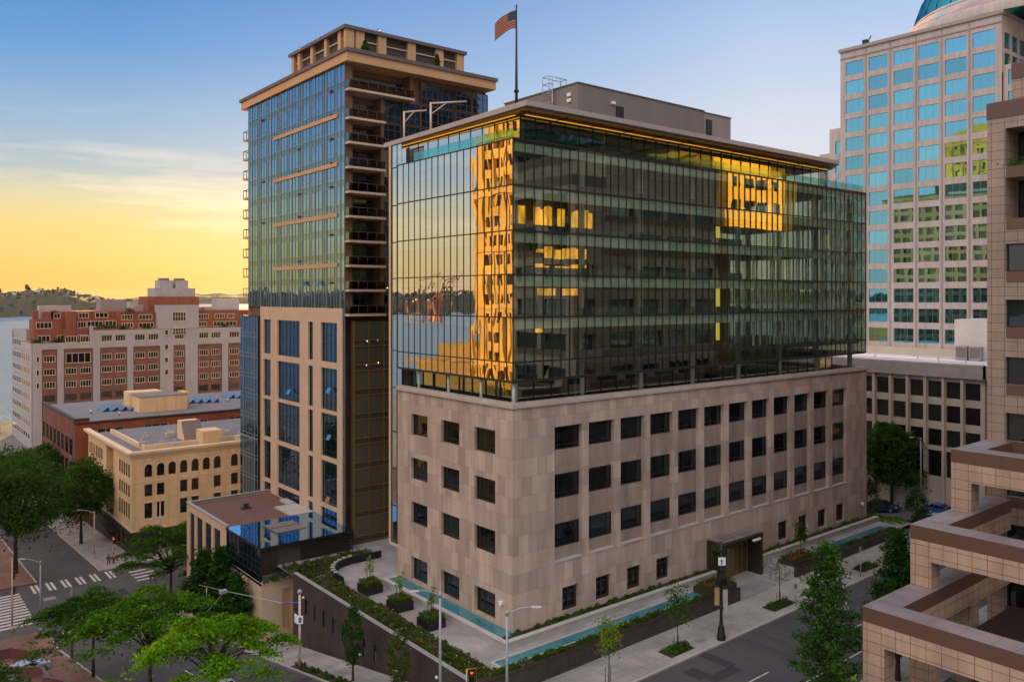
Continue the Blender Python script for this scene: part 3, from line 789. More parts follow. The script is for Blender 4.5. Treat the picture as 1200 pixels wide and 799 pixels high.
mb = MB(); nx, nz = 30, 26
def fp(i, j):
    u = i / nx; v = j / nz
    x = 4.95 - u * 2.15 * .78 ; y = 5.6 + u * 2.15 * .60
    wv = .22 * math.sin(u * 8 + v * 1.5) * (u ** .5)
    return (x + wv * .6, y + wv * .8, 58.9 - v * 1.75 - u * u * 1.05 - .3 * u + .06 * math.sin(u * 9))
for i in range(nx):
    for j in range(nz):
        mi = (0 if (j // 2) % 2 == 0 else 1)
        if i < 12 and j < 14:
            mi = 2
            if i % 2 == 1 and j % 3 == 1: mi = 1
        mb.quad(fp(i, j), fp(i + 1, j), fp(i + 1, j + 1), fp(i, j + 1), mi)
single('flag', mb, ['flag_red', 'flag_white', 'flag_blue'], 'red, white and blue stars and stripes flag blowing from the roof pole', 'flag', (4.95, 5.6, 57))
t = thing('cage_ladder', 'steel cage ladder climbing the plant room on the roof', 'ladder', (13.0, 9.6, 48.))
c = MB()
for y in (9.3, 9.9): c.tube([(13.1, y, 48), (13.1, y, 54.3)], .05, 6)
part('rails', c, 'steel', t)
c = MB()
for k in range(20): c.tube([(13.1, 9.3, 48.2 + .3 * k), (13.1, 9.9, 48.2 + .3 * k)], .03, 5)
part('rungs', c, 'steel', t)
c = MB()
for z in (51.6, 52.6, 53.6, 54.4):
    c.tube([(13.1, 9.1, z), (12.4, 9.1, z), (12.4, 10.1, z), (13.1, 10.1, z)], .04, 6)
for y in (9.1, 10.1): c.tube([(12.4, y, 51.6), (12.4, y, 54.4)], .04, 6)
c.tube([(13.3, 9.1, 54.4), (15, 9.1, 54.4), (15, 10.1, 54.4), (13.3, 10.1, 54.4)], .05, 6)
for p in ((15, 9.1), (15, 10.1), (14.2, 9.1)): c.tube([(p[0], p[1], 53.22), (p[0], p[1], 54.4)], .04, 6)
part('cage', c, 'pole_grey', t)

# ------------------------------------------------------------------ plaza, walls, pools
g = MB()
g.quad((-8.4, -5.0, -.4), (26.6, -5., -.4), (26.6, 34.5, -.4), (-8.4, 34.5, -.4)); g.quad((37.3, -5., -.4), (66.2, -5, -.4), (66.2, 1, -.4), (37.3, 1, -.4))
g.quad((26.6, -5.4, -1.53), (37.3, -5.4, -1.48), (37.3, .6, -1.48), (26.6, .6, -1.53))
g.quad((26.6, -5, -.4), (26.6, .5, -.4), (26.6, .5, -1.6), (26.6, -5, -1.6)); g.quad((37.3, -5, -.4), (37.3, .5, -.4), (37.3, .5, -1.6), (37.3, -5, -1.6))
for k in range(4): g.box(37.31 - .38 * (k + 1), -2.9, -1.5, 37.30 - .38 * k, -1.75, -.42 - .26 * k)
struct('plaza', g, 'plaza_slab')
t = thing('retaining_wall', 'long dark brick wall with slit windows stepping down the hill street', 'wall', (-8.8, 10, -4))
mb = MB(); U, Nn = (0, 1), (-1, 0)
sl = [(9.1 + 2.1 * k, 9.7 + 2.1 * k, -3.45 , -1.7) for k in range(8)]
mb.facade((-8.8, 0), U, Nn, -5.2, 27.3, -8.5, .28, sl, .1); mb.quad((-8.8, 27.3, -8.5), (-8.8, 27.3, .28), (-5.5, 30.5, .28), (-5.5, 30.5, -8.5)); mb.quad((-8.4, -5.2, -1), (-8.4, 27.3, -1), (-8.4, 27.3, .28), (-8.4, -5.2, .28))
part('wall', mb, 'dark_brick', t)
c = MB(); c.box(-8.84, -5.25, .28, -8.38, 27.3, .33); part('coping', c, 'pole_grey', t)
for a, b, z0, z1 in sl:
    put_window(t, win_mesh('slit', b - a, z1 - z0, [], [.5], .05, 'condo_dark', 'dark_frame', .03), (-8.7, b, z0), '-x')
for y, z in ((24.5, -1.6), (12., -3.4), (-1., -.9)):
    c = MB(); c.ball((-8.92, y, z), .14, 8); part('wall_lamp', c, 'white_paint', t)
t = thing('avenue_wall', 'low dark brick wall below the plaza along the avenue pavement, left of the entrance', 'wall', (8, -5.2, -2), 'low dark walls along the avenue')
mb = MB(); mb.box(-8.4, -5.4, -2.6, 26.6, -5.0, -.32); part('wall', mb, 'dark_brick', t)
c = MB(); c.box(-8.36, -5.44, -.32, 26.6, -5.1, -.25); part('coping', c, 'bronze', t)
t = thing('avenue_wall', 'low dark brick wall below the plaza along the avenue pavement, right of the entrance', 'wall', (52, -5.2, -2), 'low dark walls along the avenue')
mb = MB(); mb.box(37.3, -5.4, -2.2, 62, -5.0, -.32); part('wall', mb, 'dark_brick', t)
c = MB(); c.box(37.3, -5.44, -.32, 62, -5.1, -.25); part('coping', c, 'bronze', t)
t = thing('rim_wall', 'pale capped rim wall wrapping the plaza corner of the stone building', 'wall', (-2, -1.6, -.4))
mb = MB(); mb.box(-2.2, -1.65, -.41, 27.6, -1.25, .25); mb.box(-2.2, -1.25, -.41, -1.8, 19.5, .25); mb.box(-1.8, 19.1, -.41, -.02, 19.5, .25); part('wall', mb, 'concrete', t)
c = MB(); c.box(-2.3, -1.75, .25, 27.6, -1.2, .34); c.box(-2.3, -1.2, .25, -1.75, 19.55, .34); c.box(-1.75, 19.05, .25, -.02, 19.55, .34); part('coping', c, 'coping', t)
t = thing('rim_wall', 'pale capped rim wall along the stone facade right of the entrance', 'wall', (50, -1.6, -.4))
mb = MB(); mb.box(36.2, -1.65, -1.4, 63.2, -1.25, .25); part('wall', mb, 'concrete', t)
c = MB(); c.box(36.1, -1.75, .25, 63.3, -1.2, .34); part('coping', c, 'coping', t)
def pool(x0, x1, label, y0=-4.05, y1=-2.85):
    t = thing('reflecting_pool', label, 'pool', ((x0 + x1) / 2, y0, -.4), 'teal reflecting pools on the plaza')
    c = MB(); c.box(x0 - .25, y1, -.4, x1 + .2, y1 + .16, -.26); c.box(x0 - .25, y0 - .1, -.4, x0, y1, -.18); c.box(x0, y0 - .1, -.4, x1, y0, -.30); part('rim', c, 'coping', t)
    c = MB(); c.box(x0, y0, -.39, x1, y1, -.335); part('water', c, 'pool_water', t)
    for k in range(1, int((x1 - x0) / 2.4)):
        if k > 11: break
        c = MB(); c.box(x0 + 2.4 * k, y0, -.334, x0 + 2.4 * k + .05, y1, -.328); part('joint', c, 'dark_frame', t)
pool(-4.5, 24.0, 'long teal reflecting pool beside the avenue, left of the entrance')
pool(44, 61.3, 'teal reflecting pool beside the avenue, right of the entrance')
t = thing('reflecting_pool', 'teal pool inside the rim wall under the short stone facade', 'pool', (-1, 9, 0), 'teal reflecting pools on the plaza')
c = MB(); c.box(-1.75, -.9, -.3, -.03, 19.04, .16); part('water', c, 'pool_water', t)

# ------------------------------------------------------------------ plants
def leaf_mesh(name, mat, C_, size, rng, up=.3):
    """many small leaf sprays: one bent quad each, at the points C_ (n,3)"""
    n = len(C_)
    nr = rng.normal(size=(n, 3)); nr[:, 2] = np.abs(nr[:, 2]) + up; nr /= np.linalg.norm(nr, axis=1)[:, None]
    a = np.cross(nr, rng.normal(size=(n, 3))); a /= np.linalg.norm(a, axis=1)[:, None] + 1e-9
    b = np.cross(nr, a)
    sz = size * rng.uniform(.6, 1.35, size=(n, 1))
    v = np.empty((n, 4, 3))
    v[:, 0] = C_ - a * sz; v[:, 1] = C_ - b * sz * .55 + nr * sz * .12; v[:, 2] = C_ + a * sz; v[:, 3] = C_ + b * sz * .55 + nr * sz * .12
    me = bpy.data.meshes.new(name)
    me.vertices.add(n * 4); me.vertices.foreach_set('co', v.reshape(-1))
    me.loops.add(n * 4); me.loops.foreach_set('vertex_index', np.arange(n * 4, dtype=np.int32))
    me.polygons.add(n); me.polygons.foreach_set('loop_start', np.arange(0, n * 4, 4, dtype=np.int32)); me.polygons.foreach_set('loop_total', np.full(n, 4, dtype=np.int32))
    me.materials.append(MATS[mat]); me.update(calc_edges=True); me.validate()
    return me
def tree(name, label, loc, h, r, zc0, style, leaf, n, size, seed, group=None, cat='tree', trunk_r=None, lean=(0, 0)):
    """crown: leaf sprays gathered in clumps along the limbs; loc = foot of the trunk"""
    rng = np.random.default_rng(seed); x, y, z = loc
    t = thing(name, label, cat, loc, group)
    cl = []; pts = []
    H_ = h - zc0
    if style == 'round':
        m = max(60, n // 90)
        while len(cl) < m:
            p = rng.normal(size=3); p /= np.linalg.norm(p); rr = rng.uniform(.55, 1.0) ** .6
            bump = 1 + .16 * math.sin(p[0] * 4 + seed) * math.cos(p[1] * 5 + seed * 2) + .12 * math.sin(p[2] * 7 + seed)
            k = (p[0] * r * rr * bump, p[1] * r * rr * bump, zc0 + H_ * (.47 + p[2] * .5 * rr * bump))
            if p[2] < -.75: continue
            cl.append(k)
        per = n // m
        for k in cl:
            R_ = r * rng.uniform(.11, .21); q = rng.normal(size=(per, 3)) * np.array([R_, R_, R_ * .55]); q[:, 2] -= (q[:, 0] ** 2 + q[:, 1] ** 2) / (R_ * 4)
            pts.append(q + k)
    elif style == 'cone':
        m = max(46, n // 170)
        for i in range(m):
            u = (i + rng.uniform(0, 1)) / m; an = i * 2.39996 + rng.uniform(-.4, .4)
            w_ = ((1 - u) ** .8 * (.62 + .38 * min(1, u * 5)) + .04) * rng.uniform(.7, 1.12); l = r * w_
            z0 = zc0 * .9 + u * H_ * .93; per = max(20, int(n / m * (.35 + w_)))
            f = rng.uniform(.18, 1, size=(per, 1)) ** .75
            e = np.array([math.cos(an) * l, math.sin(an) * l, l * .42])
            base = np.array([0, 0, z0]) + e * f; base[:, 2:] += .10 * l * np.sin(f * 3.1)
            sp_ = r * (.085 + .05 * (1 - f)); q = rng.normal(size=(per, 3)) * sp_; q[:, 2] *= .6
            pts.append(base + q); cl.append((e[0], e[1], z0 + e[2]))
    elif style == 'column':
        m = max(50, n // 30)
        for i in range(m):
            u = rng.uniform(0, 1); w_ = math.sin(math.pi * (u * .84 + .1)) ** .8; an = rng.uniform(0, 6.28); d = r * w_ * rng.uniform(.2, 1.) ** .5
            k = np.array([math.cos(an) * d, math.sin(an) * d, zc0 + u * H_]); cl.append(tuple(k))
            pts.append(rng.normal(size=(n // m, 3)) * np.array([.13, .13, .22]) * r + k)
    elif style == 'spread':       # flat, feathery tiers of a honey locust
        m = max(36, n // 300)
        for i in range(m):
            d = math.sqrt((i + .5) / m); an = i * 2.39996 + rng.uniform(-.3, .3); d *= rng.uniform(.9, 1.1)
            zt = zc0 + H_ * (1 - .62 * d * d) * rng.uniform(.62, 1.05) - (H_ * .3 if rng.uniform() < .25 else 0)
            k = np.array([math.cos(an) * r * d, math.sin(an) * r * d, zt]); cl.append(tuple(k))
            R_ = r * rng.uniform(.13, .30); per = n // m
            q = rng.normal(size=(per, 3)) * np.array([R_, R_ * rng.uniform(.5, .8), .10 + R_ * .06]) * .62
            ca, sa = math.cos(an), math.sin(an); q[:, :2] = q[:, :2] @ np.array([[ca, sa], [-sa, ca]])
            q[:, 2] -= (q[:, 0] ** 2 + q[:, 1] ** 2) / (R_ * 4.5)
            pts.append(q + k)
    cl = np.array(cl)
    pts = np.concatenate(pts); pts[:, 2] = np.maximum(pts[:, 2], zc0 * .55)
    me = leaf_mesh('crown', leaf, pts, size, rng, .9 if style == 'spread' else .3)
    obj('crown', me, loc, t)
    tr = trunk_r or h * .016
    mb = MB()
    fz = zc0 + (h - zc0) * (.7 if style in ('cone', 'column') else .12)
    ln = (lean[0], lean[1])
    mb.tube([(0, 0, -.3), (ln[0] * .15, ln[1] * .15, zc0 * .5), (ln[0] * .5, ln[1] * .5, fz)], [tr * 1.4, tr, tr * (.3 if style in ('cone', 'column') else .75)], 9)
    for k in cl[rng.choice(len(cl), min(len(cl), {'round': 22, 'spread': 26, 'cone': 60, 'column': 10}[style]), False)]:
        if style in ('cone', 'column'):
            s0 = (0, 0, max(zc0 * .7, k[2] - .42 * math.hypot(k[0], k[1]))); mb.tube([s0, tuple(k)], [tr * .3, tr * .08], 5)
        else:
            s0 = (ln[0] * .4, ln[1] * .4, fz - rng.uniform(0, .25) * fz); mid = (k[0] * .45 + ln[0] * .3, k[1] * .45 + ln[1] * .3, fz + (k[2] - fz) * .62)
            mb.tube([s0, mid, tuple(k)], [tr * .55, tr * .3, tr * .1], 6)
    obj('trunk', mb.mesh('trunk', 'bark'), loc, t)
    return t
def sapling(loc, label, h=3.2, r=.55, n=260, seed=1, leaf='leaf_lime', group='young staked trees', stakes=True):
    rng = np.random.default_rng(seed); t = thing('young_tree', label, 'tree', loc, group)
    mb = MB(); mb.tube([(0, 0, -.1), (.03, 0, h * .5), (0, .04, h * .95)], [.05, .04, .012], 7); limbs = []
    for k in range(9):
        a = k * 2.4; zz = h * (.38 + .06 * k); l = r * rng.uniform(.6, 1.1)
        e = (l * math.cos(a), l * math.sin(a), zz + l * .7); limbs.append((0, 0, zz)); limbs.append(e); mb.tube([(0, 0, zz), e], [.018, .006], 5)
    obj('trunk', mb.mesh('trunk', 'bark'), loc, t)
    P = np.array([[math.cos(k * 2.4) * r * .8 * rng.uniform(.1, 1.1), math.sin(k * 2.4) * r * .8 * rng.uniform(.1, 1.1), h * (.42 + .06 * (k % 9)) + r * .5] for k in range(n // 12)])
    pts = np.concatenate([p + rng.normal(size=(12, 3)) * r * .22 for p in P])
    obj('crown', leaf_mesh('crown', leaf, pts, .13, rng), loc, t)
    if stakes:
        for dx, dy in ((.3, .1), (-.28, .15)):
            s = MB(); s.tube([(dx, dy, -.1), (dx, dy, 1.3)], .03, 6); obj('stake', s.mesh('stake', 'bark'), loc, t)
    return t
def bed(name, label, fz, x0, x1, y0, y1, dens, hgt, mats, seed, inside=None, cat='planting', soil=True):
    """low planting: soil sheet plus leaf tufts in small mounds"""
    rng = np.random.default_rng(seed)
    n = int((x1 - x0) * (y1 - y0) * dens)
    c = np.stack([rng.uniform(x0, x1, n), rng.uniform(y0, y1, n)], 1)
    if inside is not None: c = np.array([p for p in c if inside(p[0], p[1])])
    hh = rng.uniform(.4, 1., len(c)) * hgt
    o = None
    for mi, (m, share) in enumerate(mats):
        sel = rng.uniform(size=len(c)) < share
        if m.startswith('flower'): pass
        cs = c[sel]; hs_ = hh[sel]
        if len(cs) == 0: continue
        k = 30 if not m.startswith('flower') else 6
        P = np.repeat(np.concatenate([cs, hs_[:, None]], 1), k, 0)
        q = rng.normal(size=P.shape) * np.array([.2, .2, 0]); rr = np.hypot(q[:, 0], q[:, 1])
        zz = P[:, 2] * np.clip(1 - (rr / .5) ** 2, .1, 1) * rng.uniform(.45, 1.05, len(P))
        if m.startswith('flower'): zz = P[:, 2] * 1.08
        pts = np.stack([P[:, 0] + q[:, 0], P[:, 1] + q[:, 1], np.array([fz(a, b) for a, b in P[:, :2]]) + zz], 1)
        pts[:, 0] = np.clip(pts[:, 0], x0 + .02, x1 - .02); pts[:, 1] = np.clip(pts[:, 1], y0 + .02, y1 - .02)
        me = leaf_mesh(name, m, pts, .10 if not m.startswith('flower') else .06, rng)
        q_ = bpy.data.objects.new(name, me); COL.objects.link(q_); WP[q_.name] = Vector((0, 0, 0)); q_['kind'] = 'stuff'
        if o is None: o = q_; o['label'] = label; o['category'] = cat
        else: q_.parent = o; q_.name = 'blossom' if m.startswith('flower') else 'leaves'
    return o
G1 = [('leaf_bed', .8), ('leaf_mid', .25), ('flower_red', .10), ('flower_white', .06)]
fl = lambda x, y: -.38
# plaza beds: straight strip along the dark wall swinging round behind the terrace
mb = MB(); mb.quad((-8.36, -4.9, -.32), (-5.3, -4.9, -.32), (-5.3, 24, -.32), (-8.36, 24, -.32))
arc = [(-5.3, 24)] + [(-1.2 - 4.1 * math.cos(a), 23.4 + 4.4 * math.sin(a)) for a in [.2, .5, .8, 1.1, 1.4, 1.57]] + [(2.4, 27.8), (2.4, 31.6), (-8.36, 31.6), (-8.36, 24)]
mb.poly([(p[0], p[1], -.322) for p in arc]); struct('bed_soil', mb, 'soil')
bed('plaza_planting', 'mixed green and rust planting along the top of the dark wall', fl, -8.3, -5.35, -4.8, 24, 6, .55, G1, 3)
def in_arc(x, y): return not (((x + 1.2) / 4.5) ** 2 + ((y - 23.4) / 4.8) ** 2 < 1) and not (x > -1.2 and y < 28)
bed('plaza_planting', 'mixed planting curving behind the round end of the terrace', fl, -8.3, 2.3, 24, 31.4, 5.5, .65, G1, 4, in_arc)
t = thing('curved_planter_wall', 'dark curved planter edge round the end of the terrace', 'planter', (-1.2, 26, -.4))
mb = MB(); pr_ = [(-5.32, 22.2)] + [(-1.2 - 4.12 * math.cos(a * .1), 23.4 + 4.42 * math.sin(a * .1)) for a in range(1, 16)] + [(2.5, 27.82)]
for i in range(len(pr_) - 1):
    a, b = pr_[i], pr_[i + 1]; d = Vector((b[0] - a[0], b[1] - a[1])); nn = Vector((-d.y, d.x)).normalized() * .14
    mb.prism([(a[0], a[1]), (b[0], b[1]), (b[0] + nn.x, b[1] + nn.y), (a[0] + nn.x, a[1] + nn.y)], -.41, .42)
part('wall', mb, 'black_iron', t)
c = MB(); rng_ = random.Random(5)
for i in range(1, len(pr_) - 1):
    if i % 2: c.box(pr_[i][0] - .2, pr_[i][1] + .2, .38, pr_[i][0] + .22, pr_[i][1] + .5, .52)
part('edge_stones', c, 'coping', t)
bed('facade_planting', 'low dark green strip between rim wall and stone facade, left of the entrance', lambda x, y: .05, -1.7, 27.5, -1.15, -.1, 6, .42, [('leaf_dark', .5), ('leaf_bed', .4)], 5)
mb = MB(); mb.quad((-1.74, -1.2, .06), (27.5, -1.2, .06), (27.5, -.02, .06), (-1.74, -.02, .06)); mb.quad((36.2, -1.2, .06), (63.2, -1.2, .06), (63.2, -.02, .06), (36.2, -.02, .06))
mb.quad((-8.3, -4.95, -.31), (26.5, -4.95, -.31), (26.5, -4.2, -.31), (-8.3, -4.2, -.31)); mb.quad((43, -4.95, -.31), (61.8, -4.95, -.31), (61.8, -4.2, -.31), (43, -4.2, -.31)); struct('strip_soil', mb, 'soil')
bed('facade_planting', 'red flowers in the strip left of the entrance portal', lambda x, y: .1, 20.5, 27.4, -1.15, -.2, 3.2, .32, [('flower_red', 1.)], 55)
bed('facade_planting', 'red flowers and dark shrubs in the strip right of the entrance portal', lambda x, y: .05, 36.3, 63, -1.15, -.1, 3.4, .42, [('leaf_dark', .5), ('leaf_bed', .3), ('flower_red', .15)], 6)
bed('pool_hedge', 'clipped low hedge between the long pool and the dark avenue wall', fl, -5.4, 24.4, -4.92, -4.2, 9, .42, [('leaf_mid', .6), ('leaf_bed', .5)], 7)
bed('pool_hedge', 'low brown green hedge beside the pool right of the entrance', fl, 43, 61.6, -4.92, -4.2, 8, .4, [('leaf_bed', .6), ('leaf_dark', .4)], 8)
bed('kerb_planting', 'narrow green planting strip beside the kerb of the hill street', lambda x, y: gz(x, y) + .02, -13.0, -12.1, 4, 18.6, 5, .42, [('leaf_bed', .6), ('leaf_dark', .4), ('flower_red', .08)], 9)
mb = MB(); sheet(mb, -13.0, -12.1, 4, 18.6, .01); sheet(mb, 10.5, 13.8, -9.6, -7.9, .01); sheet(mb, 26.6, 30.6, -9.5, -7.9, .01); sheet(mb, 44.5, 48.5, -9.5, -7.9, .01); struct('tree_pit_soil', mb, 'soil')
for (x0, x1, lab, sd_) in ((10.6, 13.6, 'oval clump of low shrubs in the tree pit left of the lamp post', 10), (26.8, 30.4, 'oval clump of low shrubs in the tree pit before the entrance', 11), (44.7, 48.3, 'low shrubs in the far tree pit along the avenue', 12)):
    bed('pit_shrubs', lab, lambda x, y: gz(x, y), x0, x1, -9.45, -8.05, 14, .6, [('leaf_box', .45), ('leaf_dark', .5)], sd_, lambda x, y, a=x0, b=x1: ((x - (a + b) / 2) / ((b - a) / 2)) ** 2 + ((y + 8.75) / .65) ** 2 < 1)
bed('corner_lawn', 'bright yellow green ground cover at the far corner of the stone building', lambda x, y: -.5, 63.5, 67.2, -4.4, 6, 4.5, .5, [('leaf_lime', .6), ('leaf_box', .4), ('flower_red', .06)], 13)
mb = MB(); mb.quad((63.4, -4.6, -.42), (67.4, -4.6, -.42), (67.4, 7, -.42), (63.4, 7, -.42)); mb.quad((67.4, -4.6, -.42), (67.4, 7, -.42), (67.4, 7, -2.6), (67.4, -4.6, -2.2)); struct('corner_soil', mb, 'bed_green')
# square planters with saplings
def planter(loc, label, sx, sy, h, mat, group, leaf, red=True):
    t = thing('planter_box', label, 'planter', loc, group); x, y, z = loc
    mb = MB(); mb.box(x, y, z, x + sx, y + sy, z + h); part('box', mb, mat, t)
    mb = MB(); mb.box(x + .1, y + .1, z + h, x + sx - .1, y + sy - .1, z + h + .03); part('soil', mb, 'soil', t)
    rng = np.random.default_rng(int(abs(x * 13 + y * 7)))
    n = 1900; px_ = rng.uniform(.05, sx - .05, n); py_ = rng.uniform(.05, sy - .05, n)
    d = np.minimum(np.minimum(px_, sx - px_), np.minimum(py_, sy - py_))
    edge = d < min(sx, sy) * .3
    pts = np.stack([x + px_, y + py_, z + h + .06 + rng.uniform(.0, .4, n)], 1)
    o = obj('hedge', leaf_mesh('hedge', leaf, pts[edge], .085, rng), loc, t); o.data.transform(Matrix.Translation(-Vector(loc)))
    q = pts[~edge]; q[:, 2] -= .10
    o = obj('flowers', leaf_mesh('flowers', 'flower_red', q[: len(q) // 2], .08, rng), loc, t); o.data.transform(Matrix.Translation(-Vector(loc)))
    return t
for k, (y, a, b) in enumerate(((17.6, 'square black planter with clipped hedge, farthest from the building corner', 'sapling in the farthest square black planter'), (11.6, 'square black planter with clipped hedge, middle of the three', 'sapling in the middle square black planter'), (6.0, 'square black planter with clipped hedge, nearest the building corner', 'sapling in the nearest square black planter'))):
    planter((-5.15, y, -.4), a, 1.95, 2.0, .85, 'black_iron', 'square black planters on the plaza', 'leaf_box')
    sapling((-4.2, y + 1, .45), b, 2.6 + .2 * (k == 0), .5, 150, 30 + k)
planter((22.0, -5.0, -1.5), 'long dark planter left of the entrance steps', 4.5, 2.2, 1.75, 'granite_dark', 'long dark planters at the entrance', 'leaf_bed')
sapling((24.6, -3.9, .2), 'slender young tree in the dark planter left of the entrance', 4.0, .6, 420, 41, 'leaf_street', stakes=False)
planter((37.32, -5.0, -1.5), 'long dark planter right of the entrance with red flowers', 5.0, 2.1, 1.5, 'granite_dark', 'long dark planters at the entrance', 'leaf_bed')
sapling((40.5, -3.9, 0), 'young leafy tree in the dark planter right of the entrance', 3.6, .8, 520, 42, 'leaf_street', stakes=False)
sapling((2.9, -9.2, gz(3, -9)), 'bright young street tree in the pavement by the building corner', 5.2, 1.15, 620, 43, 'leaf_lime')
sapling((12.2, -8.8, gz(12, -9)), 'young street tree rising from the tree pit left of the lamp post', 5.6, 1.2, 640, 44, 'leaf_mid')
sapling((28.6, -8.75, gz(28, -9)), 'thin sparse young tree in the pit before the entrance', 5.2, 1.3, 170, 45, 'leaf_bed')
# street trees
tree('street_tree', 'narrow columnar young tree on the hill street pavement, lower of the two', (-11.6, 8.4, gz(-11.6, 8.4)), 6.4, .95, 1.7, 'column', 'leaf_street', 2600, .11, 50, 'columnar trees on the hill street')
tree('street_tree', 'narrow columnar young tree on the hill street pavement, upper of the two', (-11.4, .9, gz(-11.4, .9)), 5.0, 1.0, 1.1, 'column', 'leaf_bed', 2300, .10, 51, 'columnar trees on the hill street')
tree('maple_tree', 'tall upright leafy tree on the near pavement before the granite terraces', (10.7, -24.4, gz(10, -24)), 14.6, 3.3, 2.2, 'cone', 'leaf_maple', 11500, .14, 52, 'upright avenue trees', trunk_r=.2)
tree('maple_tree', 'upright leafy tree partly hidden by the granite terrace corner', (21.8, -24.4, gz(21, -24)), 13.4, 3.4, 2.0, 'cone', 'leaf_street', 11500, .15, 53, 'upright avenue trees', trunk_r=.2)
tree('maple_tree', 'low bright tree top peeping over the bottom edge at the granite terrace', (6.6, -29.2, -1.7), 6.2, 1.7, 2.0, 'round', 'leaf_lime', 2400, .11, 54, trunk_r=.1)
for (x, y, h, r, zc, st, lf, n, sz, sd_, lab) in (
    (-26.2, 92, 18.6, 6.2, 5.5, 'round', 'leaf_dark', 15000, .25, 60, 'large dark tree at the left edge by the far crossing'),
    (-23.0, 124, 17, 5.6, 5.5, 'round', 'leaf_dark', 9000, .3, 61, 'dark tree farther down the hill street behind the others'),
    (-15.0, 141, 15.5, 5.6, 4.2, 'round', 'leaf_dark', 9000, .3, 62, 'dark tree beside the red brick warehouse'),
    (-14.3, 105, 14.8, 4.8, 4.8, 'round', 'leaf_dark', 11000, .26, 63, 'dark round tree before the end wall of the cream building'),
    (-10.6, 65.0, 11.8, 6.9, 3.4, 'spread', 'leaf_mid', 13000, .19, 64, 'mid green spreading tree at the corner below the cream building'),
    (-11.9, 47.0, 10.4, 3.2, 1.4, 'cone', 'leaf_street', 8000, .2, 65, 'dark conical tree against the windows of the low block'),
    (-12.0, 40.6, 11.0, 3.0, 1.2, 'cone', 'leaf_street', 8000, .2, 66, 'tallest dark conical tree beside the glass roofed block'),
    (-12.2, 35.2, 8.2, 2.5, 1.0, 'cone', 'leaf_street', 6000, .19, 67, 'smallest conical tree near the corner of the glass roofed block'),
    (-26.8, 36.4, 8.6, 5.6, 4.6, 'spread', 'leaf_mid', 14000, .16, 68, 'wide flat crowned tree beside the road crossing'),
    (-26.4, 17.2, 10.7, 5.3, 6.4, 'spread', 'leaf_locust', 15000, .145, 69, 'wide flat crowned tree halfway up the hill street'),
    (-25.8, 2.9, 9.9, 5.0, 6.2, 'spread', 'leaf_bright', 17000, .125, 70, 'brightest flat crowned tree with forked dark limbs near the bottom edge'),
    (-32.6, 8.5, 5.6, 3.2, 3.0, 'spread', 'leaf_bright', 9000, .125, 71, 'bright yellow green tree top at the bottom left edge'),
    (-38.0, 20.0, 6.5, 3.4, 1.0, 'round', 'leaf_dark', 6000, .17, 72, 'dark shrubby tree in the bottom left corner'),
    (81.8, 5.6, 13.4, 3.9, 2.2, 'round', 'leaf_dark', 12000, .24, 73, 'dense dark round tree before the pale precast block'),
    (66.6, 1.2, 5.6, 1.3, 1.0, 'column', 'leaf_bed', 1700, .14, 74, 'slim young tree on the far corner of the stone building'),
    (66.4, -5.6, 5.0, 1.5, .8, 'column', 'leaf_street', 1900, .14, 75, 'slim tree beside the parked cars on the cross street')):
    tree('street_tree', lab, (x, y, gz(x, y)), h, r, zc, st, lf, n, sz, sd_, 'street trees around the office block')

# ------------------------------------------------------------------ apartment tower
T = thing('apartment_tower', 'tall blue glass apartment tower with tan bands and stacked balconies behind the office block', 'apartment tower', (12, 50, -8))
X0, Y0, Y1, X1 = 1.4, 35.0, 66.7, 24.0
mb = MB(); mb.box(X0 + .35, 37.2, -9, X1 - .3, Y1 - .3, 59.5); part('core', mb, 'brown_panel', T)
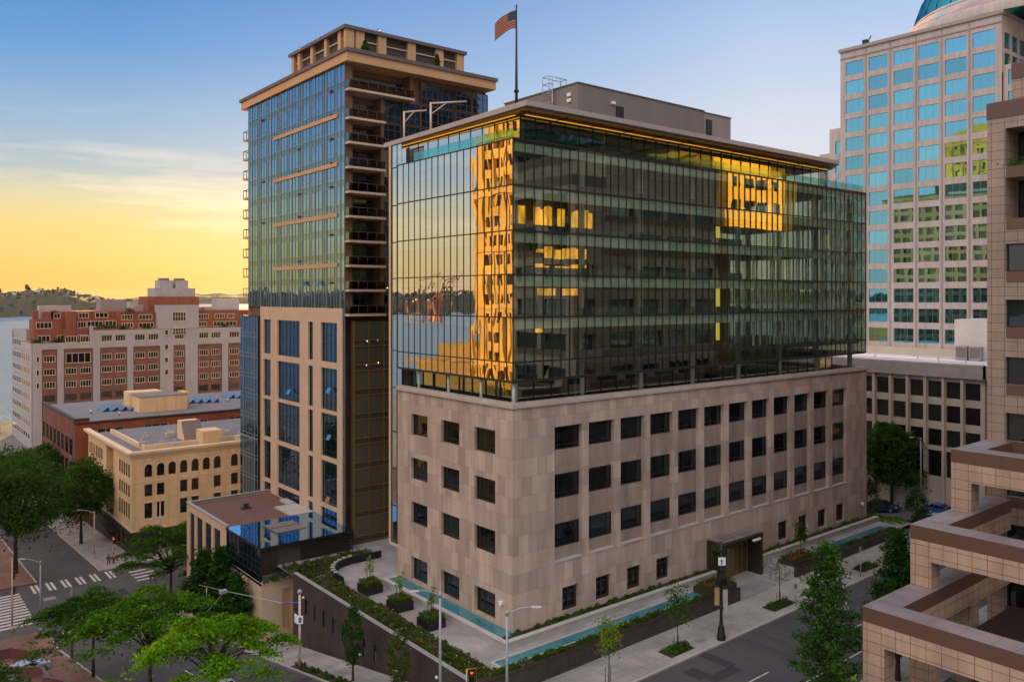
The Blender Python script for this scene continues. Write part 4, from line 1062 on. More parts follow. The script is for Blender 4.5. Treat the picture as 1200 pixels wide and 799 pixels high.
# sunlit side and back, seen in reflections
mb = MB()
hl = [(1.0 + 3.2 * i, 3.2 + 3.2 * i, 1.0 + 3.06 * j, 2.9 + 3.06 * j) for i in range(9) for j in range(19)]
mb.facade((X1, 37), (0, 1), (1, 0), 0, 29.7, -9, 59.6, hl, .2); mb.facade((X1 - .2, 37), (0, 1), (1, 0), 0, 29.7, -9, 59.6, [], .2, 1)
mb.quad((X0, Y1, -12), (X1, Y1, -12), (X1, Y1, 59.6), (X0, Y1, 59.6)); part('side_walls', mb, ['tan_panel', 'brown_panel'], T)
rnd = random.Random(3)
fl = [29.0 + 3.06 * k for k in range(11)]
def skin(O, U, Nn, u0, u1, fls, name, spand=.82, rail=True, gl='sky_glass', tp='teal_panel', pat='GGTGGTTG', wid=(1.05, 1.0, .72, 1.0, 1.12, .75, .6, 1.0)):
    mb = MB(); fr = MB(); u = u0; k = 0; us = []
    while u < u1 - .2:
        w_ = wid[k % len(wid)]; e = min(u1, u + w_)
        if u1 - e < .35: e = u1
        us.append((u, e, pat[k % len(pat)])); u = e; k += 1
    def q(a, b, z0, z1, mi, tl):
        d = [rnd.uniform(-tl, tl) for _ in range(4)]
        c = [(a, z0), (b, z0), (b, z1), (a, z1)]
        mb.quad(*[(O[0] + U[0] * p + Nn[0] * d[i], O[1] + U[1] * p + Nn[1] * d[i], z) for i, (p, z) in enumerate(c)], mi)
    for j in range(len(fls) - 1):
        za, zb = fls[j], fls[j + 1]
        for a, b, ty in us:
            q(a, b, za, za + spand, 1, .002)
            q(a, b, za + spand, zb, 0 if ty == 'G' else 1, .004)
    def B(a, b, z0, z1, d0, d1):
        xs = sorted((O[0] + U[0] * a + Nn[0] * d0, O[0] + U[0] * b + Nn[0] * d1)); ys = sorted((O[1] + U[1] * a + Nn[1] * d0, O[1] + U[1] * b + Nn[1] * d1))
        fr.box(xs[0], ys[0], z0, xs[1], ys[1], z1)
    for i, (a, b, ty) in enumerate(us):
        hv = .10 if i % 4 == 1 else .035
        B(a - hv / 2, a + hv / 2, fls[0], fls[-1], .008, .06 if hv < .1 else .1)
    for z in fls[1:-1]:
        B(u0, u1, z - .03, z + .03, .006, .05); B(u0, u1, z + spand - .025, z + spand + .025, .006, .05)
    for j in range(len(fls) - 1):
        for a, b, ty in us:
            if ty == 'G' and rnd.random() < .35: B(a, b, fls[j] + spand + .55, fls[j] + spand + .59, .006, .045)
    part(name, mb, [gl, tp], T); part(name + '_frame', fr, 'pole_grey', T)
skin((X0, 0), (0, 1), (-1, 0), Y0, Y1, fl, 'glass_wall')
mb = MB()
for k in range(11):
    for y in (38.2, 47.8, 60.5):
        if rnd.random() < .6: mb.box(X0 - .22, y, fl[k] + .1 if k < 10 else fl[9], X0 - .02, y + .5, (fl[k] if k < 10 else fl[9]) + .28)
part('wall_vents', mb, 'dark_frame', T)
for z in (53.05, 46.92, 40.5, 34.2):
    c = MB(); c.box(X0 - .16, 36.8, z + .03, X0 + .02, 56.6, z + .55); part('floor_band', c, 'tan_panel', T)
# lower stone-framed half
mb = MB()
ycols = [(57.75, 60.38), (47.86, 55.31), (43.73, 45.18), (36.79, 41.35)]
zrows = [(22.1, 27.15), (15.9, 21.3), (9.85, 15.45), (3.75, 9.3), (.7, 3.25)]
hs_ = [(a, b, z0, z1) for a, b in ycols for z0, z1 in zrows]
mb.facade((X0 - .12, 0), (0, 1), (-1, 0), 35.45, 61.65, -12.5, 28.95, hs_, .35); mb.box(X0 - .12, 35.45, 28.95, X0 + .4, 61.65, 29.02)
mb.quad((X0 - .12, 35.45, -1), (X0 - .12, 35.45, 28.95), (X0 + .3, 35.45, 28.95), (X0 + .3, 35.45, -1))
mb.quad((X0 - .12, 61.65, -12.5), (X0 - .12, 61.65, 28.95), (X0 + .3, 61.65, 28.95), (X0 + .3, 61.65, -12.5))
part('stone_frame', mb, 'tan_frame', T)
for a, b in ycols:
    for z0, z1 in zrows:
        n_ = max(1, round((b - a) / 1.25)); h_ = z1 - z0
        tr_ = [.13, .44, .52, .66, .93] if h_ > 4 else [.25]
        m_ = win_mesh('lodge', b - a, h_, [i / n_ for i in range(1, n_)], tr_, .08, 'condo_dark')
        put_window(T, m_, (X0 + .2, b, z0), '-x')
for (y, z, m) in ((38.3, 18.2, 'sky_glass'), (50.6, 16.9, 'sky_glass'), (38.3, 12.2, 'sky_glass'), (38.6, 4.2, 'lamp_warm'), (38.6, 1.3, 'lamp_warm'), (41.0, 31.9, 'sky_glass'), (45.5, 31.9, 'sky_glass')):
    c = MB(); c.quad((X0 - .15, y, z + .62), (X0 - .15, y + .95, z + .62), (X0 - .5, y + .95, z), (X0 - .5, y, z)); part('open_sash', c, 'teal_panel' if m != 'lamp_warm' else 'gold_mullion', T)
skin((X0 + .05, 0), (0, 1), (-1, 0), Y0, 35.45, [0.8 + 3.06 * k for k in range(10)] + [29], 'corner_glass', .5, gl='condo_dark', tp='condo_dark')
skin((X0 - .5, 0), (0, 1), (-1, 0), 61.7, 68.6, [-12.3 + 3.06 * k for k in range(14)], 'bay_glass', .6, gl='condo_dark', tp='condo_dark', wid=(1.1,), pat='G')
mb = MB(); mb.box(X0 - .45, 61.75, -12.4, X0 + .3, 68.5, 27.6); part('bay_core', mb, 'dark_frame', T)
# avenue side: recessed balconies, then glass
mb = MB()
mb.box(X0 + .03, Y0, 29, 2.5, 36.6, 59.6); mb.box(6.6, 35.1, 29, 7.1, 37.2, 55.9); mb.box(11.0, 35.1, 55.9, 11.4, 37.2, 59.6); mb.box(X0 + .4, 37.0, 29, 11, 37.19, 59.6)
part('pier', mb, 'brown_panel', T)
for k in range(10):
    z = 28.05 + 3.06 * k + (.0 if k < 9 else .5)
    xe = 6.7 if k < 9 else 11.0
    b_ = obj('balcony', (lambda m: (m.box(X0 - .15 + .2, 33.9, z, xe, 36.98, z + .28), m.mesh('balcony', 'tan_frame', (4, 35, z)))[1])(MB()), (4, 35, z), T)
    c = MB()
    c.tube([(X0 + .1, 33.98, z + 1.32), (xe - .05, 33.98, z + 1.32)], .04, 6); 
    nb = int((xe - X0) / 1.3)
    for i in range(nb + 1):
        x_ = X0 + .1 + (xe - X0 - .15) * i / nb; c.tube([(x_, 33.98, z + .28), (x_, 33.98, z + 1.32)], .03, 5)
    part('railing', c, 'balcony_metal', b_)
    c = MB(); c.quad((X0 + .15, 33.99, z + .38), (xe - .1, 33.99, z + .38), (xe - .1, 33.99, z + 1.26), (X0 + .15, 33.99, z + 1.26))
    part('glass_screen', c, 'bronze_screen' if 'bronze_screen' in MATS else 'clear_glass', b_)
    c = MB(); c.quad((X0 + .04, 34.0, z + .35), (X0 + .04, 34.98, z + .35), (X0 + .04, 34.98, z + 1.3), (X0 + .04, 34.0, z + 1.3)); part('end_screen', c, 'clear_glass', b_)
    put_window(T, win_mesh('balc', xe - 2.75, 2.45, [.26, .5, .74], [.4, .78], .07, 'condo_dark', 'balcony_metal'), (2.6, 36.95, z + .32), '-y')
    if rnd.random() < .8:
        c = MB(); x_ = rnd.uniform(2.8, 5); c.box(x_, 35, z + .28, x_ + .7, 35.6, z + .7); c.box(x_, 35.5, z + .7, x_ + .7, 35.6, z + 1.1); part('balcony_seat', c, 'dark_frame', b_)
for j, z in enumerate([28.6 + 3.06 * k for k in range(10)]):
    for i, x in enumerate([7.1 + 2.82 * q for q in range(6)]):
        if j == 9 and i < 2: continue
        put_window(T, win_mesh('flat', 2.74, 2.95, [.3, .68], [.30, .72], .09, 'condo_dark', 'balcony_metal'), (x, 35.2 if i % 3 else 35.6, z), '-y')
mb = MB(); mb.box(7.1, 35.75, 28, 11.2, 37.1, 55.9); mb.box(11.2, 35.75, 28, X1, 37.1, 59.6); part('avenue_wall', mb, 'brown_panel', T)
for k in range(9):
    z = 28.05 + 3.06 * k
    c = MB(); c.box(18.4, 34.2, z, 23.9, 35.1, z + .22); bb = part('balcony', c, 'tan_frame', T)
    c = MB(); c.tube([(18.5, 34.25, z + 1.3), (23.8, 34.25, z + 1.3)], .04, 6)
    for i in range(6): c.tube([(18.5 + 1.06 * i, 34.25, z + .2), (18.5 + 1.06 * i, 34.25, z + 1.3)], .03, 5)
    part('railing', c, 'balcony_metal', bb)
# lower bronze bay
mb = MB(); fr = MB(); zz = [-.2 + 3.06 * k for k in range(10)]
for z in zz[:-1]:
    for i in range(3):
        x = 2.3 + 2.12 * i
        mb.quad((x, 34.2, z + .75), (x + 2.12, 34.2, z + .75), (x + 2.12, 34.2, z + 3.06), (x, 34.2, z + 3.06), 0)
        mb.quad((x, 34.2, z), (x + 2.12, 34.2, z), (x + 2.12, 34.2, z + .75), (x, 34.2, z + .75), 1)
    fr.box(2.25, 34.1, z - .05, 8.7, 34.19, z + .06); fr.box(2.25, 34.1, z + .70, 8.7, 34.19, z + .80)
for i in range(4): fr.box(2.27 + 2.12 * i - .04, 34.08, .0, 2.27 + 2.12 * i + .04, 34.185, 27.4)
mb.quad((2.3, 34.2, -.2), (2.3, 35, -.2), (2.3, 35, 27.4), (2.3, 34.2, 27.4), 0); mb.quad((2.3, 34.2, 27.4), (8.7, 34.2, 27.4), (8.7, 36, 27.4), (2.3, 36, 27.4), 1)
part('bronze_bay', mb, ['bronze_glass', 'louver'], T); part('bronze_mullions', fr, 'gold_mullion', T)
for (x, z) in ((4.1, 24.9), (5.6, 25.0), (4.0, 21.9), (5.7, 22.1), (3.9, 12.8), (7.0, 31.6)):
    c = MB(); c.ball((x, 34.16, z), .055, 8); part('room_lamp', c, 'lamp_warm', T)
mb = MB(); mb.box(X0 + .1, 34.9, -3, 9, 36.8, -.3); mb.box(2.6, 34.6, -.6, 4.3, 35.2, 3.0); mb.box(8.8, 34.5, -.4, 12, 35.0, 28); part('base_wall', mb, 'tan_frame', T)
put_window(T, win_mesh('cdoor', 3.6, 2.6, [.33, .66], [], .08, 'condo_dark'), (4.4, 34.85, -.4), '-y', 'door')
# rear balconies past the far corner
for k in range(9):
    z = 30.4 + 3.06 * k
    c = MB(); c.box(X0 + .2, Y1 + .02, z, 5, Y1 + 2.7, z + .25); bb = part('balcony', c, 'tan_frame', T)
    c = MB(); pts_ = [(X0 + .25, Y1 + .1), (X0 + .25, Y1 + 2.6), (4.9, Y1 + 2.6)]
    c.tube([(p[0], p[1], z + 1.4) for p in pts_], .06, 6)
    for p in pts_ + [(X0 + .25, Y1 + 1.3), (3, Y1 + 2.6)]: c.tube([(p[0], p[1], z + .25), (p[0], p[1], z + 1.4)], .05, 5)
    part('railing', c, 'balcony_metal', bb)
# crown
mb = MB(); mb.box(1.05, 33.75, 59.6, 24.3, 68.75, 60.75); part('fascia', mb, 'tan_panel', T)
mb = MB(); mb.box(.85, 33.5, 60.75, 24.5, 69.05, 61.2); part('roof_slab', mb, 'roof_cap', T)
mb = MB(); a0 = 3.2; a1 = 22.0; b0 = 38.2; b1 = 55
zt0, zt1 = 61.2, 65.1
mb.box(a0 + .5, b0 + .5, zt0, a1, b1 - .5, zt1); part('attic_core', mb, 'louver', T)
for x in (a0, a0 + 1.5, 8.0, 12.6, 17.2, 20.75): part('attic_pier', MB().box(x, b0, zt0, x + 1.25, b0 + .52, zt1), 'tan_panel', T)
for y in (39.6, 43.6, 47.8, 52, 54): part('attic_pier', MB().box(a0, y, zt0, a0 + .52, y + .8, zt1), 'tan_panel', T)

mb = MB()
for z in (62.5, 63.9): mb.box(a0 + .3, b0 + .3, z, a1 - .05, b0 + .49, z + .15); mb.box(a0 + .3, b0 + .55, z, a0 + .49, b1 - .6, z + .15)
part('attic_rails', mb, 'tan_frame', T)
mb = MB(); mb.box(a0 - .3, b0 - .3, zt1, a1 + .3, b1 + .3, zt1 + .45); part('attic_roof', mb, 'roof_cap', T)
mb = MB(); mb.box(a1 + .3, 36, 61.25, 24, 50, 61.9); part('roof_equipment', mb, 'steel', T)
mb = MB()
for (x, y) in ((3.3, 47), (3.4, 50), (3.3, 52.6), (8, 38.5)): mb.tube([(x, y, zt1 + .45), (x, y, zt1 + .9), (x + .6, y, zt1 + .9), (x + .6, y, zt1 + .45)], .06, 6)
part('roof_vents', mb, 'dark_frame', T)
for (x, y, h, lab) in ((4.6, 35.6, 2.0, 'small potted conifer on the apartment roof near its corner'), (15.6, 35.6, 2.3, 'small yellowish potted conifer farther along the apartment roof')):
    tree('potted_conifer', lab, (x, y, 61.25), h, .6, .4, 'cone', 'leaf_mid' if x < 9 else 'leaf_bed', 360, .13, int(x * 10), 'potted roof conifers', 'tree', .05)

# ------------------------------------------------------------------ low block with the glass roof
T = thing('low_block', 'low tan block with brown gravel roof and a blue glass roof at one end', 'building', (-5, 45, -10))
Zr = 2.25
mb = MB()
wn = [(45.2, 47.6), (48.5, 50.9), (51.8, 54.2), (55.0, 57.0)]
mb.facade((-10.5, 0), (0, 1), (-1, 0), 43.0, 58.2, -13, Zr, [(a, b, -8.2, 1.2) for a, b in wn], .3)
mb.facade((-10.5, 58.2), (1, 0), (0, 1), 0, 11.9, -13, Zr, [], .3)
mb.facade((-10.5, 0), (0, 1), (-1, 0), 32.0, 43.0, -13, -2.2, [], .3); mb.facade((0, 32.0), (1, 0), (0, -1), -10.5, -3.0, -9, -1.6, [(-8.0, -6.9, -7.6, -3), (-6.3, -5.2, -4.6, -2.6), (-6.2, -5.0, -7.6, -5.2)], .2)
mb.quad((-10.5, 32, -1.9), (1.2, 32, -1.9), (1.2, 43, -1.9), (-10.5, 43, -1.9))
part('walls', mb, 'tan_frame', T)
mb = MB(); mb.quad((-10.2, 43.2, Zr - .35), (1.25, 43.2, Zr - .35), (1.25, 58, Zr - .35), (-10.2, 58, Zr - .35)); part('roof', mb, 'brown_roof' if 'brown_roof' in MATS else 'brown_panel', T)
mb = MB(); mb.box(-10.6, 43, Zr, -10.15, 58.3, Zr + .1); mb.box(-10.15, 57.9, Zr, 1.2, 58.3, Zr + .1); part('parapet_cap', mb, 'pole_grey', T)
mb = MB(); mb.box(-1.9, 43.2, Zr - .34, 1.2, 48.8, Zr - .1); mb.box(.2, 49, Zr - .34, 1.2, 52, Zr - .05); part('roof_patch', mb, 'coping', T)
c = MB(); c.box(-5.2, 51, Zr - .35, -4.6, 51.5, Zr + .35); c.box(-5.5, 50.8, Zr - .35, -4.3, 51.7, Zr - .15); part('roof_vent', c, 'bronze', T)
for a, b in wn: put_window(T, win_mesh('lb', b - a, 9.4, [.5], [.15, .3, .45, .55, .7, .85], .09, 'condo_dark'), (-10.22, b, -8.2), '-x')
for (x, z, w_, h_) in ((-8., -7.6, 1.1, 4.6), (-6.3, -4.6, 1.1, 2.), (-6.2, -7.6, 1.2, 2.4)):
    c = MB(); c.box(x, 32.15, z, x + w_, 32.22, z + h_); part('panel_door', c, 'tan_panel', T)
mb = MB()      # pavilion
mb.box(-10.3, 32.6, -1.9, 1.1, 42.9, -1.2); part('pavilion_floor', mb, 'slab_dark', T)
for k in range(8):
    put_window(T, win_mesh('pav', 1.25, 2.95, [], [.28, .5], .07, 'condo_dark'), (-10.35, 42.8 - 1.29 * k, -1.2), '-x', 'window')
mb = MB(); mb.box(-10.42, 32.5, -2.2, -10.2, 42.95, -1.2); part('pavilion_sill', mb, 'condo_dark', T)
mb = MB(); mb.box(-10.2, 32.9, -1.2, 1.0, 42.7, 1.7); part('pavilion_core', mb, 'louver', T)
mb = MB()
for k in range(9): mb.box(-5.4, 32.72, -1.2 + .33 * k, 1.3, 32.86, -1.0 + .33 * k)
part('louver_screen', mb, 'bronze', T)
c = MB(); c.box(-10.3, 32.7, -1.2, -8.3, 32.88, 1.7); part('corner_panel', c, 'bronze', T)
mb = MB(); mb.box(-10.6, 32.2, 1.85, 1.2, 43.1, 2.05); part('roof_frame', mb, 'dark_frame', T)
mb = MB()
for i in range(6):
    for j in range(5):
        d = [random.uniform(-.004, .004) for _ in range(4)]
        x0_, x1_ = -10.55 + 1.94 * i, -10.55 + 1.94 * (i + 1); y0_, y1_ = 32.25 + 2.16 * j, 32.25 + 2.16 * (j + 1)
        if i in (2, 3) and j in (2, 3): continue
        mb.quad((x0_, y0_, 2.12 + d[0]), (x1_, y0_, 2.12 + d[1]), (x1_, y1_, 2.12 + d[2]), (x0_, y1_, 2.12 + d[3]))
part('glass_roof', mb, 'sky_glass', T)
mb = MB(); mb.box(-6.6, 36.65, 2.06, -2.9, 40.8, 2.2); mb.box(-6.7, 38.65, 2.2, -2.8, 38.75, 2.3); mb.box(-6.75, 36.6, 2.14, -6.6, 40.85, 2.28); part('roof_hatch', mb, 'mech_wall', T)
mb = MB(); mb.box(1.28, 34.0, 1.6, 1.39, 58, 1.9); part('gutter', mb, 'white_paint', T)
bed('terrace_planting', 'trailing shrubs spilling over the ledge of the low tan block', lambda x, y: -1.75, -10.45, -3.2, 31.4, 32.4, 6, .8, [('leaf_bed', .5), ('leaf_dark', .6)], 71)
bed('terrace_planting', 'dark red leaved bush at the corner of the glass roofed pavilion', lambda x, y: -1.6, -9.6, -8.0, 31.7, 32.5, 4, 1.5, [('flower_red', .3), ('leaf_dark', .5)], 72)

# ------------------------------------------------------------------ cream arcade-windowed building
T = thing('cream_building', 'cream four storey building with a row of arched top windows and a dark shopfront', 'building', (0, 100, -12.5))
CX, CY, CX1, CY1 = -9.6, 90.0, 28.0, 122.0
ZB, ZC = -8.9, 3.2
def arched(u0, u1, z0, z1): return (u0, u1, z0, z1)
fx = [-7.55, -5.55, -3.65, -1.7, .25, 2.2, 4.15, 7.25, 9.2, 12.2, 14.2, 16.2, 18.2, 20.2, 22.2, 24.2]
sk2 = {2, 5, 9, 12}
hol = []
for i, x in enumerate(fx):
    hol.append((x, x + 1.25, -.2, 2.0))
    if i not in sk2: hol += [(x, x + 1.25, -3.5, -1.45), (x, x + 1.25, -7.2, -4.65)]
fy = [91.3, 92.8, 94.3, 95.8, 97.3, 100.0][:5]; fy2 = [110.5, 112, 113.5, 115, 116.8, 118.6, 120.2]
hs2 = []
for y in fy + fy2:
    hs2.append((y, y + .85, -.2, 2.0))
    hs2 += [(y, y + .85, -3.5, -1.45), (y, y + .85, -7.2, -4.65)] if int(y * 2) % 3 else []
mb = MB()
mb.facade((0, CY), (1, 0), (0, -1), CX, CX1, ZB, ZC, hol, .35)
mb.facade((CX, 0), (0, 1), (-1, 0), CY, 102.2, ZB, ZC, hs2, .1)
mb.quad((CX, 102.2, ZB), (CX, 102.2, ZC), (CX + 1.6, 102.2, ZC), (CX + 1.6, 102.2, ZB))
mb.facade((CX + 1.6, 0), (0, 1), (-1, 0), 102.2, 107.5, ZB, ZC, [], .35)
mb.quad((CX, 107.5, ZB), (CX, 107.5, ZC), (CX + 1.6, 107.5, ZC), (CX + 1.6, 107.5, ZB))
mb.facade((CX, 0), (0, 1), (-1, 0), 107.5, CY1, ZB, ZC, hs2, .1)
mb.quad((CX1, CY, ZB), (CX1, CY1, ZB), (CX1, CY1, ZC), (CX1, CY, ZC)); mb.quad((CX, CY1, -14), (CX1, CY1, -14), (CX1, CY1, ZC), (CX, CY1, ZC))
part('walls', mb, 'cream_wall', T)
mb = MB()
mb.box(CX - .12, CY - .12, ZB - .3, CX1, CY + .2, ZB); mb.box(CX - .12, CY + .2, ZB - .3, CX + .2, CY1, ZB)
mb.box(CX - .06, CY - .06, -.95, CX1, CY + .1, -.75); mb.box(CX - .06, CY + .1, -.95, CX + .1, 102, -.75)
for z0, z1, o in ((ZC, 3.6, .15), (3.6, 3.95, .45), (3.95, 4.35, .75)):
    mb.box(CX - o, CY - o, z0, CX1 + o, CY + .3, z1); mb.box(CX - o, CY + .3, z0, CX + .3, CY1 + o, z1); mb.box(CX1 - .3, CY + .3, z0, CX1 + o, CY1, z1)
part('cornice', mb, 'cream_trim', T)
for i, x in enumerate(fx):
    zl = [(-.2, 2.0)] + ([] if i in sk2 else [(-3.5, -1.45), (-7.2, -4.65)])
    for z0, z1 in zl:
        o = put_window(T, win_mesh('cr', 1.25, z1 - z0, [.5], [.5], .07), (x, CY + .3, z0), '-y')
        if z0 < -4:
            s = MB(); s.box(x - .15, CY - .2, z1 + .12, x + 1.4, CY - .003, z1 + .32); part('window_hood', s, 'cream_trim', T)
        if z0 > -1:                      # arch: trim closing the square head into a half circle
            s = MB(); r_ = .62; cxn = x + .625; n_ = 10
            for k in range(n_):
                a0_, a1_ = math.pi * k / n_, math.pi * (k + 1) / n_
                p0 = (cxn + r_ * math.cos(a0_), 1.38 + r_ * math.sin(a0_)); p1 = (cxn + r_ * math.cos(a1_), 1.38 + r_ * math.sin(a1_))
                s.quad((p0[0], CY - .02, p0[1]), (p1[0], CY - .02, p1[1]), (p1[0], CY - .02, 2.05), (p0[0], CY - .02, 2.05))
                q0 = (cxn + (r_ + .2) * math.cos(a0_), 1.38 + (r_ + .2) * math.sin(a0_)); q1 = (cxn + (r_ + .2) * math.cos(a1_), 1.38 + (r_ + .2) * math.sin(a1_))
                s.quad((p0[0], CY - .06, p0[1]), (p1[0], CY - .06, p1[1]), (q1[0], CY - .06, q1[1]), (q0[0], CY - .06, q0[1]))
            part('arch', s, 'cream_trim', T)
for y0, y1, z0, z1 in [h for h in hs2]:
    put_window(T, win_mesh('crs', .85, z1 - z0, [], [.5], .05, 'far_glass'), (CX + .09, y1, z0), '-x')
mb = MB()
shp = [(CX + 1 + 3.1 * i, CX + 3.4 + 3.1 * i, -12.3, -9.8) for i in range(11)]
mb.facade((0, CY), (1, 0), (0, -1), CX, CX1, -14, ZB - .3, shp, .3); mb.facade((CX, 0), (0, 1), (-1, 0), CY, CY1, -16, ZB - .3, [(91 + 3.2 * i, 93.4 + 3.2 * i, -12.6, -9.9) for i in range(9)], .3)
part('shopfront', mb, 'shop_dark', T)
for i in range(11): put_window(T, win_mesh('shop', 2.4, 2.5, [.5], [.25], .08), (CX + 1 + 3.1 * i, CY + .25, -12.3), '-y', 'shop_window')
mb = MB(); mb.box(CX - 1.7, 100, -11.0, CX - .1, 112, -10.4); part('awning', mb, 'bronze', T)
mb = MB(); mb.quad((CX + .2, CY + .2, 3.4), (CX1 - .2, CY + .2, 3.4), (CX1 - .2, CY1 - .2, 3.4), (CX + .2, CY1 - .2, 3.4)); part('roof', mb, 'roof_grey', T)
mb = MB(); mb.box(CX + 3.3, 94.5, 3.41, 12, 94.9, 4.5); mb.box(CX + 3.3, 94.9, 3.41, CX + 3.7, 119, 4.3); part('inner_parapet', mb, 'cream_trim', T)
mb = MB(); mb.box(CX + 3.7, 94.9, 3.9, 12, 119, 4.05); mb.box(12, 90.5, 3.9, 27, 119, 4.02); part('upper_roof', mb, 'roof_grey', T)
mb = MB(); mb.box(2.9, 92.0, 3.41, 6.4, 95.8, 6.3); part('roof_house', mb, 'cream_wall', T)
mb = MB(); mb.poly([(1.3, 97, 4.0), (1.3, 101.5, 4.0), (1.3, 101.5, 7.4), (1.3, 99, 7.4)]); mb.poly([(4.6, 97, 4.0), (4.6, 101.5, 4.0), (4.6, 101.5, 7.4), (4.6, 99, 7.4)]); mb.quad((1.3, 101.5, 4), (4.6, 101.5, 4), (4.6, 101.5, 7.4), (1.3, 101.5, 7.4)); mb.quad((1.3, 99, 7.4), (4.6, 99, 7.4), (4.6, 101.5, 7.4), (1.3, 101.5, 7.4))
part('skylight_house', mb, 'cream_trim', T)
mb = MB(); mb.quad((1.2, 96.9, 4.05), (4.7, 96.9, 4.05), (4.7, 98.98, 7.5), (1.2, 98.98, 7.5)); part('skylight', mb, 'mech_wall', T)
for (x, y, s_) in ((-6.5, 97, .8), (-3.5, 95.6, .6), (-2.2, 92.2, .7), (-.2, 103, 1.2), (1, 106, .9), (-4, 104, .7), (9, 99, 1.1), (11, 96, .8), (8, 93, .6)):
    c = MB(); c.box(x, y, 4.03, x + s_ * 1.3, y + s_, 4.5 + .3 * s_); c.tube([(x + .3, y + .3, 4.5), (x + .3, y + .3, 5.2 + .2 * s_)], .1, 6); part('roof_vent', c, 'coping', T)
mb = MB(); mb.prism([(8.2, 90.1), (13.5, 90.1), (13.5, 90.6), (8.2, 90.6)], 4.35, 5.2); c0 = (10.8, 89.9, 5.3); mb.tube([(10.8, 90.0, 5.5), (10.8, 90.6, 5.5)], 1.3, 18); part('pediment', mb, 'cream_trim', T)

# ------------------------------------------------------------------ red brick warehouse
T = thing('brick_warehouse', 'long red brick warehouse with a flat grey roof, skylights and a cream roof house', 'warehouse', (5, 140, -14))
BX, BY, BX1, BY1, BZ = -11.4, 125., 40., 160., 5.4
mb = MB(); hs3 = [(127.5 + 4.2 * i, 130.5 + 4.2 * i, -11 + 4.6 * j, -7.6 + 4.6 * j) for i in range(8) for j in range(3)]
mb.facade((BX, 0), (0, 1), (-1, 0), BY, BY1, -17, BZ + .3, hs3, .14); part('end_wall', mb, 'brick_plum', T)
hs4 = [(x, x + w_, 1.6, 3.7) for x, w_ in ((-7.4, 5.2), (1.6, 5.), (12.5, 2.4), (19.5, 4.6), (26, 4.5))]
mb = MB(); mb.facade((0, BY), (1, 0), (0, -1), BX + .02, BX1, -17, BZ - .5, hs4, .3); part('front_wall', mb, 'red_brick', T)
for y0, y1, z0, z1 in hs3: put_window(T, win_mesh('whe', y1 - y0, z1 - z0, [.33, .66], [.33, .66], .08), (BX + .12, y1, z0), '-x')
for x0_, x1_, z0, z1 in hs4: put_window(T, win_mesh('whf', x1_ - x0_, z1 - z0, [.33, .66], [], .16, 'dark_glass', 'beige_wall'), (x0_, BY + .25, z0), '-y')
mb = MB(); mb.box(BX - .2, BY - .2, BZ - .5, BX1, BY + .5, BZ - .15); mb.box(BX - .3, BY - .3, BZ + .3, -8.8, BY + .6, BZ + .65); mb.box(BX - .3, BY + .6, BZ + .3, BX + .4, BY1, BZ + .65); part('parapet', mb, 'bronze', T)
mb = MB(); mb.box(BX + .05, BY - .05, BZ - .15, -8.8, BY + .5, BZ + .3); part('corner_parapet', mb, 'red_brick', T)
mb = MB(); mb.quad((BX + .4, BY + .5, BZ - .1), (BX1, BY + .5, BZ - .1), (BX1, BY1, BZ - .1), (BX + .4, BY1, BZ - .1)); part('roof', mb, 'roof_grey', T)
for (x, y) in ((-3.5, 141), (15.5, 143), (26.5, 147)):
    for k in range(4):
        c = MB(); xx, yy = x + 1.7 * k, y - .6 * k
        c.quad((xx, yy - 3, BZ), (xx + 1.2, yy - 3, BZ + .9), (xx + 1.2, yy + 3, BZ + .9), (xx, yy + 3, BZ)); c.quad((xx + 1.2, yy - 3, BZ + .9), (xx + 1.4, yy - 3, BZ), (xx + 1.4, yy + 3, BZ), (xx + 1.2, yy + 3, BZ + .9)); part('skylight', c, 'sky_panel', T)
mb = MB(); mb.box(2.4, 131.5, BZ - .1, 12.5, 138, BZ + 3.2); mb.box(2.0, 138, BZ - .1, 9, 143, BZ + 3.7); part('roof_house', mb, 'cream_wall', T)
mb = MB(); mb.box(12.5, 134, BZ - .1, 13.6, 138.5, BZ + 3.5); part('sunlit_strip', mb, 'gold_stone_and_sunlight', T)  # gold colour paints sunlight on the right side of the roof house
mb = MB(); mb.box(2.3, 131.4, BZ + 3.2, 12.6, 137.95, BZ + 3.35); part('roof_house_cap', mb, 'roof_grey', T)
for (x, y) in ((-6, 137), (24, 138), (-2, 130)):
    c = MB(); c.tube([(x, y, BZ - .1), (x, y, BZ + .8)], .2, 8); part('roof_vent', c, 'steel', T)

# ------------------------------------------------------------------ big white and brick waterfront building
T = thing('waterfront_building', 'large white pier and red brick apartment block standing before the bay', 'building', (30, 255, -18))
WX, WY = -1.4, 240.5
pl = [(-1.4, 1.34), (5.69, 7.53), (16.22, 18.29), (26.75, 28.64), (37.38, 41.81), (45.88, 50.18), (58.86, 61.04), (70.5, 73)]
by = [(1.34, 5.69), (7.53, 16.22), (18.29, 26.75), (28.64, 37.38), (41.81, 45.88), (50.18, 58.86), (61.04, 70.5)]
mb = MB()
for a, b in pl: mb.box(a, WY - .35, -19, b, WY + .4, 13.6)
mb.box(pl[0][0], WY - .35, 13.6, 16.2, WY + .4, 15.6); 
hb = []
def wnx(a, b, n): 
    w_ = (b - a) / n; return [(a + w_ * (i + .12), a + w_ * (i + .88)) for i in range(n)]
up = []
for (a, b) in by[1:]:
    for (p, q) in wnx(a, b, 1 if b - a < 5 else 2): up.append((p, q, 15.6, 17.7))
mb.facade((0, WY - .3), (1, 0), (0, -1), 16.2, 73, 13.6, 19.4, [h for h in up if h[0] > 16.5], .3)
mb.box(15.2, WY - .36, 13.6, 16.2, WY + .4, 21)
